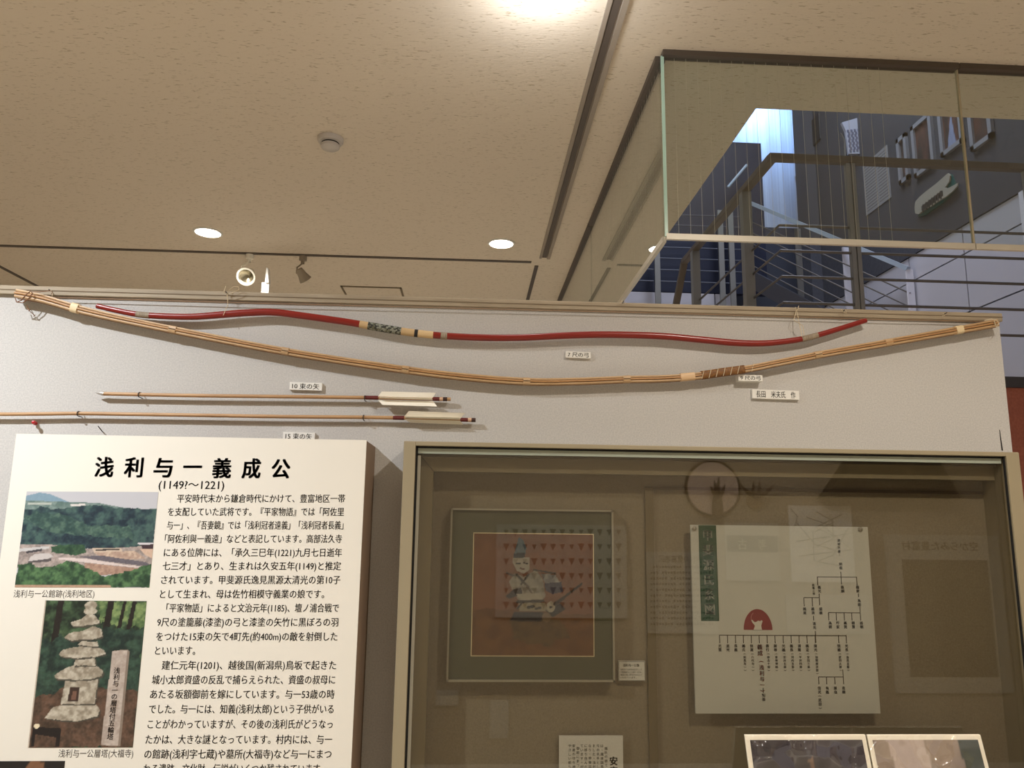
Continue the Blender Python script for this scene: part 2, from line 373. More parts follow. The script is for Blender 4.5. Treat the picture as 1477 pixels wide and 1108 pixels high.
# ------------------------------------------------------------------ stair hall beyond the opening
# near landing
struct('trim_7', MB().box((1.62, 3.97, 2.297), (XR-.005, 4.03, 2.358)), mat('landing_edge', (66, 64, 68), .5))
struct('floor_landing', MB().box((1.66, 4.03, 2.25), (XR-.005, 5.3, 2.34)), mat('landing_slab', (120, 112, 104), .7))
struct('wall_under_landing', MB().box((1.9, 3.985, 0), (XR-.005, 4.028, 2.296)), noisy('red_brown_wall', (176, 104, 84), (164, 94, 76), (1, 1, 1), 90, 2, .35, .65, .8))
struct('wall_hall_front', MB().box((OX, OY-.15, H+.35), (XR, OY, 8.7)), M_plain)
struct('wall_hall_left', MB().box((OX-.15, OY, H+.35), (OX, 9.3, 8.7)), M_plain)
rail = thing('stair_railing', 'near steel railing with brown handrail turning the corner of the landing', 'railing', (1.72, 4.0, 2.35))
hz = 3.655; rx = 1.735
hr = MB(); hr.beam((rx-.025, 4.0, hz), (XR-.01, 4.0, hz-.01), .05, .042); hr.beam((rx, 4.0, hz), (rx, 5.86, hz), .055, .042)
hr.beam((rx, 5.84, hz+.005), (rx, 6.35, hz-.52), .055, .042)
hr.build('handrail', M_hand, rail, bevel=.006)
for i, xx in enumerate((2.20, 3.30, 4.40)):
    pm = MB(); pm.box((xx-.028, 3.985, 2.35), (xx-.003, 4.015, hz-.02)); pm.box((xx+.004, 3.985, 2.35), (xx+.028, 4.015, hz-.02))
    pm.box((xx-.004, 3.992, 2.45), (xx+.005, 4.008, hz-.03)); pm.build('post', M_steel, rail)
for yy in (4.45, 5.55):
    pm = MB(); pm.box((rx-.03, yy-.03, 2.35), (rx+.03, yy+.03, hz-.02)); pm.build('post', M_steel, rail)
for k in range(5):
    zz = 3.232-.156*k
    MB().tube([(rx+.02, 5.6, zz), (rx+.02, 4.0, zz), (XR-.02, 4.0, zz-.004)], .0085, 8).build('rod', M_rod, rail, True)
# navy wall and pale spandrel at the far end
struct('wall_navy', MB().box((1.3, 9.2, 4.445), (3.838, 9.3, 6.595)), M_navy)
sp = MB()
for x0, x1 in ((.9, 1.65), (1.65, 2.40), (2.40, 3.12), (3.12, 3.41)): sp.box((x0+.008, 9.19, 2.6), (x1-.008, 9.27, 4.43))
struct('wall_spandrel', sp, Mp)
Mw = noisy('white_siding', (222, 222, 226), (206, 206, 212), (22, 1, .05), 1.2, 2, .45, .55, .5)
struct('wall_far', MB().box((2.0, 10.5, 2.6), (5.10, 10.6, 8.7)), Mw)
struct('wall_far_shade', MB().box((2.0, 10.44, 2.6), (5.06, 10.498, 5.9)), mat('far_shade_grey', (70, 70, 76), .7))  # dark sheet stands in for the shade low on the white wall
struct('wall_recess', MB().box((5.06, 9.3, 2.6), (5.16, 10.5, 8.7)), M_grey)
struct('ceiling_hall', MB().box((OX-.1, OY-.1, 8.7), (5.2, 10.7, 8.8)), M_plain)
# window frame and blind cord at the recess edge
wq = P(1146, 160, 10.3)
o = thing('window_frame', 'narrow bright window frame at the edge of the far white wall', 'window', (wq[0], 10.4, 5.9))
x0 = P(1144, 170, 10.4)[0]; x1 = P(1157, 170, 10.4)[0]
Mal = mat('aluminium_bright', (236, 240, 246), .35, .1)
MB().box((x0, 10.40, 6.75), (x0+.045, 10.47, 8.3)).build('frame_stile', Mal, o); MB().box((x1-.05, 10.36, 6.55), (x1, 10.47, 8.3)).build('frame_stile', Mal, o)
MB().box((x0+.045, 10.44, 6.75), (x1-.05, 10.46, 8.3)).build('window_glass', mat('bright_pane', (215, 226, 240), .2), o)
MB().box((x0+.04, 10.34, 6.50), (x1-.02, 10.40, 6.60)).build('window_handle', mat('dark_handle', (60, 66, 84), .4), o)
# grey columns beside the recess
q0 = P(1160, 300, 9.1)[0]; q1 = P(1178, 300, 9.1)[0]; q2 = P(1196, 300, 9.1)[0]
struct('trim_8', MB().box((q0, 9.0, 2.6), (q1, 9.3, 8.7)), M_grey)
struct('wall_corner', MB().box((q1, 9.1, 2.6), (XR+.1, 9.25, 8.7)), mat('dark_grey_panel', (60, 58, 62), .7))
# dark box and pierced pale shade hanging by the corner
A = P(1188, 165, 8.85); B = P(1206, 204, 8.85); B[0] = min(B[0], XR-.03)
MBb = MB().box((A[0], 8.80, B[2]), (B[0], 9.095, A[2])).build('wall_speaker', mat('speaker_black', (44, 42, 44), .6), bevel=.01)
tag(MBb, 'dark box speaker high on the grey corner wall', 'speaker')
pts = [P(*q, 7.95) for q in ((1212, 179), (1236, 172), (1241, 224), (1222, 224), (1218, 192))]
o = thing('wall_lamp_shade', 'pale pierced metal lamp shade high in the stair hall', 'lamp', pts[3])
MB().prism([(q[0], q[2]) for q in pts], 7.91, 7.95).build('shade_plate', mat('pierced_pale', (190, 190, 205), .5), o)
dm = MB(); w0 = pts[1]-pts[0]
for i in range(4):
    for j in range(9):
        q = pts[4]*(1-(i+.5)/4)+(P(1238, 190, 7.95))*((i+.5)/4) + (pts[3]-pts[4])*(j/9.)*1.0; q[0] += .012*(j % 2)
        dm.box((q[0]-.012, 7.905, q[2]-.016), (q[0]+.012, 7.9105, q[2]+.016))
pk = dm.build('shade_holes', mat('shade_hole', (110, 110, 130), .7), o)
MB().tube([P(1212, 192, 7.93), P(1218, 202, 7.93), P(1219, 225, 7.93), P(1224, 300, 7.93)], .012, 8).build('lamp_cable', M_rod, o, True)
# far railing
fr_ = thing('far_railing', 'far thin steel railing in front of the navy wall', 'railing', (2.6, 9.0, 4.3))
for zz in (5.43, 5.285, 5.13, 4.98, 4.83, 4.675, 4.52):
    MB().tube([(2.0, 9.0, zz), (3.46, 9.0, zz)], .009, 8).build('rod', mat('rod_dim', (84, 88, 100), .5), fr_, True)
for px in (948, 1041, 1056):
    q = P(px, 390, 8.98); MB().box((q[0]-.035, 8.96, 3.6), (q[0]+.035, 8.99, 5.5 if px > 1000 else 4.95)).build('post', M_steel, fr_)
q0, q1 = P(1050, 270, 9.0), P(1077, 238, 9.0)
MB().tube([q0, q1], .018, 8).build('handrail', mat('lit_rail', (190, 205, 220), .3), fr_, True)  # short pale tube drawn for the glint on a lit handrail piece
# sloping stair railing
sr = thing('sloping_stair_railing', 'sloping white stair railing running down to the pale wall', 'railing', (4.3, 7.2, 3.0))
T0 = Vector(P(1078, 291, 8.95)); T1 = Vector(P(1310, 388, 7.05))
MB().beam(T0, T1, .05, .045).build('handrail', mat('rail_daylit', (170, 182, 194), .35), sr)  # daylight on this handrail is put into its blue-white colour
for k in range(5):
    dz = Vector((0, 0, -.26-.15*k)); MB().tube([T0+dz, T1+dz], .009, 8).build('rod', M_rod, sr, True)
Mps = mat('post_lit_pale', (240, 238, 246), .4)  # paler colour carries the light that falls on these posts
for px, py, yy, mm in ((1150, 330, 8.35, M_steel), (1219, 357, 7.8, Mps), (1311, 389, 7.06, Mps)):
    q = P(px, py, yy); MB().box((q[0]-.036, yy-.01, 2.4), (q[0]+.036, yy+.01, q[2])).build('post', mm, sr)
q = P(1472, 246, 5.55)
pp = MB().box((q[0]-.035, 5.5, 2.4), (q[0]+.08, 5.56, q[2])).build('white_post', Mps); tag(pp, 'white square post at the right end by the pale wall', 'post')
fl = MB(); fl.beam(T0+Vector((-.0, 0, -1.05)), T1+Vector((0, 0, -1.05)), .06, .2); fl.build('stringer', mat('stringer_dark', (70, 68, 72), .5), sr)
# pictures and signs on the upper right wall
def wallpic(bl, br, z1, i, lab):
    a = PX(*bl, XR-.03); b = PX(*br, XR-.03)
    y0, y1, z0 = b[1]+.01, a[1]-.01, (a[2]+b[2])/2
    o = thing('framed_picture', lab, 'picture', (XR-.012, (y0+y1)/2, z0), 'framed pictures along the upper stair hall wall')
    f = MB()
    for u0, u1, w0, w1 in ((y0, y1, z0, z0+.045), (y0, y1, z1-.045, z1), (y0, y0+.045, z0, z1), (y1-.045, y1, z0, z1)):
        f.box((XR-.045, u0, w0), (XR-.0125, u1, w1))
    f.build('picture_frame', mat('frame_silver', (168, 168, 174), .4, .3), o)
    pc = Pic(30, 24, (92, 72, 62)); pc.fill(pc.u >= 0, (110, 78, 66), 10, i, 8, (66, 60, 58))
    if i == 2: pc.poly([(.2, 1), (.5, .5), (.62, .9), (.6, 1)], (150, 160, 190), 8, i)
    pc.build('picture_print', (XR-.022, y1, z1), (XR-.022, y0, z1), (XR-.022, y0, z0), (XR-.022, y1, z0), picmat(.35), o)
for i, (pa, pb, zt_, lab) in enumerate((((1298, 269), (1313, 255), 5.56, 'leftmost narrow framed picture on the dark upper wall'), ((1320, 259), (1350, 234), 5.56, 'framed brownish picture second from left on the dark upper wall'),
        ((1358, 228), (1392, 203), 5.75, 'framed picture with a pale blue patch, third from left'), ((1401, 221), (1434, 195), 5.6, 'rightmost framed picture on the dark upper wall, right of the glass seam'))):
    wallpic(pa, pb, zt_, i, lab)
a = PX(1244, 240, XR-.02); b = PX(1279, 210, XR-.02); c_ = PX(1250, 311, XR-.02)
o = thing('text_panel', 'grey sheet of small text on the dark upper wall left of the pictures', 'text panel', (XR-.02, a[1], c_[2]))
MB().box((XR-.02, b[1], c_[2]), (XR-.0125, a[1], a[2])).build('panel_sheet', mat('grey_sheet', (150, 148, 150), .7), o)
tm = MB()
for k in range(16):
    zz = a[2]-.04-(a[2]-c_[2]-.08)*k/15
    for s0, s1 in ((.05, .42), (.46, .95)): tm.box((XR-.0205, b[1]+(a[1]-b[1])*s0, zz-.006), (XR-.0202, b[1]+(a[1]-b[1])*s1, zz+.006))
tm.build('printed_text', mat('grey_ink', (108, 104, 104), .7), o)
bl = [(1319, 300), (1320, 291), (1327, 283), (1338, 274), (1350, 265), (1360, 256), (1367, 250), (1370, 253), (1369, 262), (1363, 270), (1366, 272), (1374, 268), (1381, 264), (1381, 268), (1374, 276), (1364, 284), (1352, 291), (1342, 298), (1333, 302), (1325, 309), (1320, 308)]
o = thing('shaped_sign', 'cream cloud shaped sign with green edge on the dark upper wall', 'sign', PX(1345, 300, XR-.05))
pb = [PX(u, v, XR-.05) for u, v in bl]
me = MB(); n = len(pb); me.add([(XR-.05, q[1], q[2]) for q in pb]+[(XR-.035, q[1], q[2]) for q in pb], [tuple(range(n)), tuple(range(2*n-1, n-1, -1))]+[(i, (i+1) % n, n+(i+1) % n, n+i) for i in range(n)])
me.build('sign_face', mat('sign_cream', (170, 164, 150), .7), o)
gb = [(1326, 300), (1362, 262), (1371, 251), (1379, 270), (1360, 292), (1334, 310), (1324, 313)]
pg = [PX(u, v, XR-.034) for u, v in gb]; n = len(pg)
MB().add([(XR-.034, q[1], q[2]) for q in pg]+[(XR-.0125, q[1], q[2]) for q in pg], [tuple(range(n)), tuple(range(2*n-1, n-1, -1))]+[(i, (i+1) % n, n+(i+1) % n, n+i) for i in range(n)]).build('sign_backing', mat('sign_green', (40, 92, 84), .7), o)
tm = MB()
for k in range(7):
    q = PX(1332+4.2*k, 300-3.2*k, XR-.051); tm.box((XR-.052, q[1]-.03, q[2]-.025), (XR-.0505, q[1]+.03, q[2]+.03))
    tm.box((XR-.0525, q[1]-.008, q[2]-.045), (XR-.0505, q[1]+.012, q[2]+.04))
tm.build('printed_text', mat('sign_ink', (70, 64, 56), .7), o)
# ------------------------------------------------------------------ partition with its top batten
D = 2.0
pr = thing('display_partition', 'tall grey cloth covered partition panel carrying the bows', 'partition', (0, D, 0))
MB().box((-3.3, D, 0), (1.513, D+.06, 2.116)).build('cloth_panel', M_fabric, pr)
b = MB(); b.box((-3.3, D-.012, 2.116), (1.516, D+.072, 2.1405)); b.build('top_batten', M_batten, pr, bevel=.002)
MB().box((-3.3, D-.0135, 2.1275), (1.516, D-.0118, 2.1295)).build('batten_groove', mat('groove', (120, 104, 82), .7), pr)
q = P(1441, 620, D); r_ = P(1444.5, 650, D)
MB().add([(q[0], D-.0006, q[2]), (q[0]+.002, D-.0006, q[2]), (r_[0]+.004, D-.0006, r_[2]), (r_[0], D-.0006, r_[2])], [(0, 1, 2, 3)]).build('cloth_seam', M_gap, pr)
# ------------------------------------------------------------------ bows
def smoothpath(px, y, n=90):
    p = np.array(px, float); d = np.r_[0, np.cumsum(np.hypot(*np.diff(p, axis=0).T))]; t = np.linspace(0, d[-1], n); out = []
    m = np.zeros_like(p)
    for i in range(len(p)):
        a, b = max(i-1, 0), min(i+1, len(p)-1); m[i] = (p[b]-p[a])/(d[b]-d[a])
    for q in t:
        i = min(max(np.searchsorted(d, q)-1, 0), len(p)-2); h = d[i+1]-d[i]; s = (q-d[i])/h
        out.append((2*s**3-3*s**2+1)*p[i]+(s**3-2*s**2+s)*h*m[i]+(-2*s**3+3*s**2)*p[i+1]+(s**3-s**2)*h*m[i+1])
    w = np.array([P(a, b, y) for a, b in out]); w[:, 1] = y
    return w, np.array(out)
def sweep(path, prof, scale=None, i0=0, i1=None, off=(0, 0)):
    """prof: (u, v) ring; u across the bow in the wall plane, v towards the viewer"""
    path = path[i0:i1]; N = len(path); n = len(prof); mb = MB(); vs = []
    sc = np.ones(N) if scale is None else scale[i0:i1]
    for i in range(N):
        t = path[min(i+1, N-1)]-path[max(i-1, 0)]; t = t/np.linalg.norm(t); u = np.array((-t[2], 0, t[0])); v = np.array((0, -1., 0))
        for a, b in prof: vs.append(path[i]+u*(a+off[0])*sc[i]+v*(b+off[1])*sc[i])
    fs = [(i*n+k, (i+1)*n+k, (i+1)*n+(k+1) % n, i*n+(k+1) % n) for i in range(N-1) for k in range(n)]
    fs += [tuple(range(n)), tuple((N-1)*n+k for k in range(n-1, -1, -1))]
    return mb.add(vs, fs)
def rrect(w, h, r=.25, k=3):
    rr = min(w, h)*r; out = []
    for cx_, cz_, a0 in ((w/2-rr, h/2-rr, 0), (-w/2+rr, h/2-rr, 90), (-w/2+rr, -h/2+rr, 180), (w/2-rr, -h/2+rr, 270)):
        for j in range(k+1):
            a = math.radians(a0+90*j/k); out.append((cx_+rr*math.cos(a), cz_+rr*math.sin(a)))
    return out
def ring(r, n=12): return [(r*math.cos(2*math.pi*k/n), r*math.sin(2*math.pi*k/n)) for k in range(n)]
def idx(pxs, x): return int(np.argmin(np.abs(pxs[:, 0]-x)))
big = [(24, 423.5), (40, 426), (66, 432), (110, 445), (164.5, 458), (256, 477), (365.6, 498.5), (420.5, 508.4), (500, 521), (588, 533.7), (669, 543.5), (764, 550.4), (838.5, 549.8), (906, 547.2), (960, 546), (1000, 543), (1047.5, 536.5), (1079, 532), (1121, 523.6), (1187.5, 510.6), (1282, 494), (1373, 477.7), (1438, 466)]
path, pxs = smoothpath(big, 1.972, 140)
bw = thing('large_bow', 'long plain bamboo bow sagging across the partition below the red one', 'bow', path[70])
Mb1 = noisy('bamboo_light', (190, 158, 118), (172, 138, 98), (3, 30, 30), 4, 3, .3, .7, .45)
Mb2 = noisy('bamboo_mid', (176, 134, 88), (158, 116, 74), (3, 30, 30), 4, 3, .3, .7, .5)
Mb3 = noisy('bamboo_dark', (140, 98, 60), (122, 84, 50), (3, 30, 30), 4, 3, .3, .7, .55)
tt = np.linspace(0, 1, 140); sc = np.where(tt < .12, 1.25-.25*tt/.12, 1.0)+np.where(tt > .85, (tt-.85)/.15*.15, 0)
for nm, mm, w, o_, th, dep in (('back_strip', Mb1, .0058, .0062, .013, 0), ('core_strip', Mb2, .0050, 0, .0165, .001), ('belly_strip', Mb1, .0058, -.0062, .013, 0), ('under_layer', Mb3, .018, -.001, .006, -.009)):
    sweep(path, rrect(w, th, .3, 2), sc, off=(o_, dep)).build(nm, mm, bw, True)
for x in (256, 420, 588, 764, 906, 1187, 1282):  # swollen bamboo nodes
    i = idx(pxs, x); sweep(path, rrect(.0205, .0185, .3, 2), None, i-1, i+1).build('bamboo_node', Mb1, bw, True)
i0, i1 = idx(pxs, 1016), idx(pxs, 1080)
gw_ = sweep(path, rrect(.0235, .0205, .35, 3), None, i0, i1).build('grip_wrap', noisy('grip_brown', (128, 84, 34), (104, 66, 26), (60, 60, 60), 3, 2, .4, .6, .6), bw, True)
for k in range(7):
    i = i0+(i1-i0)*k/6.; q = path[min(int(i), len(path)-1)]
    MB().tube([q+np.array((.004, -.0115, .012)), q+np.array((-.003, -.0125, -.012))], .0008, 6).build('grip_thread', M_cord, gw_, True)
sweep(path, rrect(.0222, .019, .35, 3), None, idx(pxs, 983), idx(pxs, 1012)).build('pale_sleeve', mat('pale_wood', (206, 172, 132), .5), bw, True)
for a_, b_ in ((101, 120), (1376, 1392)):
    sweep(path, rrect(.026 if a_ < 500 else .0235, .0215, .35, 3), None, idx(pxs, a_), max(idx(pxs, b_), idx(pxs, a_)+2)).build('binding', mat('tape_pale', (222, 200, 160), .5), bw, True)
# tip cords
def loopcord(pts, y, r, m, parent, name='tip_cord'):
    return MB().tube([P(u, v, y) for u, v in pts], r, 6).build(name, m, parent, True)
loopcord([(22, 430), (24, 436), (31, 433), (38, 425), (44, 420), (47, 423), (41, 431), (33, 437), (25, 436)], 1.954, .0014, M_cordd, bw)
loopcord([(45, 421), (58, 421), (72, 419.5), (76, 421), (74, 424)], 1.955, .0010, M_cordd, bw)
loopcord([(38, 440), (43, 449), (50, 455)], 1.985, .0010, M_cordd, bw)
loopcord([(41, 449), (44, 446)], 1.985, .0010, M_cordd, bw)
loopcord([(1420, 462.5), (1430, 460.5), (1437, 462), (1441, 466), (1437, 472), (1434, 463)], 1.953, .0014, M_cord, bw)
loopcord([(30, 428), (140, 430.8), (365, 437.3), (540, 441.6), (750, 446.9), (1000, 453), (1250, 460.5), (1430, 464)], 1.985, .0011, mat('bowstring', (150, 122, 96), .6), bw, 'bowstring')
red = [(140, 441.5), (164.5, 447.2), (197.4, 453.4), (234, 456.2), (278, 457), (318, 454.2), (358, 451.2), (395, 450.6), (438.8, 456), (493.6, 463.6), (526.5, 469), (561, 475), (601.6, 481), (645.6, 485), (703, 487.3), (754, 487), (804.7, 484.6), (855.5, 483), (906, 483.3), (957, 485.2), (1012.5, 490.3), (1065, 495), (1107, 495.2), (1156, 489.3), (1184, 482.3), (1215.5, 472.8), (1249, 462.3)]
path, pxs = smoothpath(red, 1.976, 130)
rb = thing('red_bow', 'red lacquered recurved bow with patterned grip hung above the bamboo bow', 'bow', path[60])
tt = np.linspace(0, 1, 130); sc = .72+.28*np.clip(np.minimum(tt, 1-tt)/.18, 0, 1)
Mred = mat('red_lacquer', (128, 30, 22), .28)
sweep(path, rrect(.0185, .0180, .42, 4), sc).build('bow_stave', Mred, rb, True)
def wrap(a_, b_, m, name, s=1.06):
    i, j = idx(pxs, a_), idx(pxs, b_)
    # exact ends by interpolating the path
    sub = np.array([path[i]+(path[j]-path[i])*0 for _ in range(1)])
    n = 10; f0 = np.interp([a_, b_], pxs[:, 0], np.arange(len(pxs))); fi = np.linspace(f0[0], f0[1], n)
    pth = np.array([[np.interp(q, np.arange(len(path)), path[:, c]) for c in range(3)] for q in fi]); s_ = np.interp(fi, np.arange(len(path)), sc)*s
    return sweep(pth, rrect(.0185, .0180, .42, 4), s_).build(name, m, rb, True)
M_wrapg = noisy('wrap_grey', (150, 136, 116), (130, 116, 98), (400, 400, 4), 1, 1, .4, .6, .7)
wrap(197, 216, M_wrapg, 'binding'); wrap(1156, 1179, M_wrapg, 'binding'); wrap(636, 645, M_wrapg, 'binding')
M_tan = mat('grip_tan', (190, 160, 116), .6)
wrap(519, 531, M_tan, 'grip_band'); wrap(579, 598, M_tan, 'grip_band', 1.10); wrap(603, 625, mat('grip_pale', (206, 176, 130), .6), 'grip_band', 1.08)
wrap(598, 603, mat('band_black', (24, 22, 24), .5), 'black_band', 1.12)
mg = mat('brocade', (128, 128, 110), .7); N, L, bs = nodes(mg)
tc = N.new('ShaderNodeTexCoord'); vo = N.new('ShaderNodeTexVoronoi'); vo.inputs['Scale'].default_value = 190; rp = N.new('ShaderNodeValToRGB')
rp.color_ramp.interpolation = 'CONSTANT'; rp.color_ramp.elements[0].color = (*srgb((46, 46, 38)), 1); rp.color_ramp.elements[1].position = .45; rp.color_ramp.elements[1].color = (*srgb((128, 130, 116)), 1)
e_ = rp.color_ramp.elements.new(.75); e_.color = (*srgb((92, 90, 70)), 1)
L.new(tc.outputs['Object'], vo.inputs['Vector']); L.new(vo.outputs['Color'], rp.inputs[0]); L.new(rp.outputs[0], bs.inputs['Base Color'])
wrap(531, 579, mg, 'grip_brocade', 1.14)
# nails and hanging threads on the batten
def hanger(nx, ny, pts_list, label):
    q = P(nx, ny, D-.012); o = thing('hanging_thread', label, 'thread', q, 'threads tied to nails on the batten')
    MB().tube([(q[0], D-.011, q[2]), (q[0], D-.028, q[2]+.002)], .0012, 6).build('nail', M_wire, o, True)
    for pts in pts_list: MB().tube([P(u, v, w) for u, v, w in pts], .0009, 5).build('thread', M_cord, o, True)
hanger(328, 424, [[(328, 424, 1.98), (331, 418, 1.97), (337, 413.5, 1.97), (344, 414, 1.97), (345, 418, 1.97), (338, 421, 1.97), (328, 425, 1.972), (326, 428, 1.98)], [(328, 425, 1.975), (328.5, 440, 1.972), (322, 455, 1.962)], [(327, 424, 1.975), (323, 421, 1.97), (326, 412, 1.97)]], 'thread looped on a nail above the left limb of the red bow')
hanger(1149, 446, [[(1149, 446, 1.976), (1152, 462, 1.97), (1157, 486, 1.962)], [(1149, 446, 1.976), (1145, 462, 1.97), (1158, 470, 1.965), (1160, 484, 1.962)], [(1147, 443, 1.97), (1150, 448, 1.97), (1152, 441, 1.97)]], 'thread hanging in two strands to the right limb of the red bow')
hanger(1216, 449, [[(1213, 445, 1.972), (1216, 450, 1.972), (1221, 452, 1.972), (1219, 446, 1.972)]], 'short thread knot on the batten above the red bow tip')
hanger(1361, 454, [[(1360, 452, 1.975), (1363, 455, 1.975), (1359, 456, 1.975)]], 'nail stub with thread at the right end of the batten')
hanger(898, 437.5, [[(894, 437, 1.975), (896, 434.5, 1.975), (901, 435, 1.975), (902, 438, 1.975)]], 'tiny thread loop on the batten under the glass rail end')
hanger(75, 421, [[(73, 419, 1.972), (76, 423, 1.972), (75, 428, 1.975)]], 'short thread on a nail beside the left tip of the bamboo bow')
# ------------------------------------------------------------------ arrows
Mshaft = noisy('arrow_cane', (184, 146, 104), (164, 126, 86), (2, 30, 30), 4, 3, .3, .7, .5)
Mwrap = mat('thread_maroon', (96, 28, 24), .6); Mfe = noisy('feather_white', (246, 242, 230), (236, 230, 214), (4, 60, 60), 4, 2, .3, .7, .8)
def arrow(cl, wraps, vanes, nock, tip, label):
    yy = 1.982; p, px_ = smoothpath(cl, yy, 60)
    o = thing('arrow', label, 'arrow', p[30], 'arrows pinned to the partition')
    sub = lambda a_, b_: np.array([[np.interp(q, px_[:, 0], p[:, c]) for c in range(3)] for q in np.linspace(a_, b_, 6)])
    sweep(p, ring(.0049, 10)).build('shaft', Mshaft, o, True)
    for a_, b_ in wraps: sweep(sub(a_, b_), ring(.0055, 10)).build('thread_wrap', Mwrap, o, True)
    for v in vanes:
        w = [P(u, q, yy-.004) for u, q in v[0]]
        out = []
        for k_, q in enumerate(w): q = np.array(q); q[1] = yy-.004+v[1][k_]; out.append(q)
        n = len(out); a_ = [tuple(q) for q in out]; b_ = [(q[0], q[1]+.0012, q[2]) for q in out]
        MB().add(a_+b_, [tuple(range(n)), tuple(range(2*n-1, n-1, -1))]+[(i, (i+1) % n, n+(i+1) % n, n+i) for i in range(n)]).build('feather_vane', Mfe, o)
    for a_, b_, m in nock: sweep(sub(a_, b_), ring(.0056, 10)).build('nock', m, o, True)
    if tip is not None:
        q = p[0]; MB().lathe(q+np.array((.004, 0, 0)), [(.0055, 0), (.0052, .006), (.0035, .014), (.0005, .024)], (-1, 0, .12), 10).build('arrow_head', mat('tip_metal', (190, 188, 184), .35, .6), o, True)
Mnd = mat('nock_dark', (60, 34, 26), .6); Mnp = mat('nock_pale', (198, 162, 132), .6)
arrow([(148, 568), (200, 569.2), (300, 571), (420, 572.3), (526, 573.6), (580, 574.6), (650, 576)], [(527, 546), (624, 634)],
      [([(545, 572), (551, 565), (629, 567), (624, 574)], (0, -.004, -.004, 0)), ([(545, 577), (552, 584.5), (631, 587), (625, 579)], (0, -.006, -.006, 0)), ([(547, 574.6), (549, 573.8), (623, 575.4), (624, 577)], (-.002, -.014, -.014, -.002))],
      [(634, 639, Mnp), (639, 645, Mnd)], True, 'upper shorter arrow with white feathers and a metal tip')
arrow([(-60, 597), (0, 597.6), (60, 597.2), (112, 596.6), (180, 597.5), (256, 598.6), (402, 601), (524, 602), (568, 602.8), (630, 604.6), (686, 606)], [(567, 583), (664, 675)],
      [([(583, 601), (590, 593.6), (671, 596.5), (664, 604)], (0, -.010, -.010, 0)), ([(583, 604.6), (592, 609), (668, 612), (664, 607)], (0, .010, .010, 0)), ([(584, 603.2), (586, 602), (663, 603.6), (664, 605.6)], (-.002, -.014, -.014, -.002))],
      [(675, 680, Mnp), (680, 686, Mnd)], True, 'lower longer arrow with white feathers running off to the left')
def staple(px, py, label):
    q = P(px, py, 1.9765); pts = [(q[0], 1.9995, q[2]+.0065)]
    for k in range(9):
        a = math.pi*k/8; pts.append((q[0], 1.982-.0075*math.sin(a)-.001, q[2]+.0062*math.cos(a)))
    pts.append((q[0], 1.9995, q[2]-.0065))
    tag(MB().tube(pts, .0012, 6).build('wire_staple', M_wire, None, True), label, 'wire staple', 'wire staples holding the arrows')
staple(200, 569.2, 'wire staple near the tip of the upper arrow'); staple(526, 573.6, 'wire staple before the feathers of the upper arrow')
staple(112, 596.6, 'wire staple at the far left of the lower arrow'); staple(524, 602, 'wire staple before the feathers of the lower arrow')
q = P(49, 611, 1.99); o = thing('push_pin', 'red push pin in the partition under the lower arrow', 'pin', q)
MB().lathe((q[0], D, q[2]), [(0, .026), (.0045, .025), (.005, .022), (.003, .017), (.0032, .011), (.005, .009), (.005, .006), (0, .006)], (.25, -1, .1), 12).build('pin_head', mat('pin_red', (170, 24, 30), .35), o, True)
MB().tube([(q[0], D, q[2]), (q[0]+.002, D-.008, q[2])], .0007, 6).build('pin_needle', M_wire, o, True)
q = P(144, 622, 1.985); tag(MB().tube([(q[0], 1.9995, q[2]), (q[0]-.001, 1.975, q[2]+.012)], .0012, 6).build('bent_nail', M_wire, None, True), 'bent nail in the partition above the notice board edge', 'nail')
# ------------------------------------------------------------------ caption cards
def card(px0, py0, px1, py1, body, label, slope=0., thick=.009, bold=.012, tx=.08):
    y = D-thick; a = P(px0, py0, y); b = P(px1, py1, y)
    o = thing('caption_card', label, 'label card', a, 'small white caption cards on the partition')
    dz = slope*(b[0]-a[0])
    mb = MB().prism([(a[0], a[2]), (b[0], a[2]+dz), (b[0], b[2]+dz), (a[0], b[2])], y, D-.0002); mb.build('card', M_paper, o)
    t = MB(); w = b[0]-a[0]; zc = (a[2]+b[2])/2
    line(t, body, (a[0]+w*tx, 0, zc+dz*tx), (b[0]-w*tx, 0, zc+dz*(1-tx)), (a[2]-b[2])*.82, y-.0004, bold); t.build('printed_text', M_ink2, o)
card(816, 506.5, 852, 516.5, '7 尺の弓', 'small caption card under the middle of the red bow', -.02)
card(418, 551, 464, 563, '10 束の矢', 'small caption card above the upper arrow', -.012)
card(408.5, 623, 453.5, 635.5, '15 束の矢', 'small caption card half hidden by the top of the notice board', -.012)
card(1065, 540.5, 1100, 550, '9 尺の弓', 'small caption card touching the bamboo bow beside its brown grip', thick=.024)
card(1085, 561.5, 1153, 576, '長田　米夫氏　作', 'wide caption card below the brown grip, largest of the cards', -.012, .010)
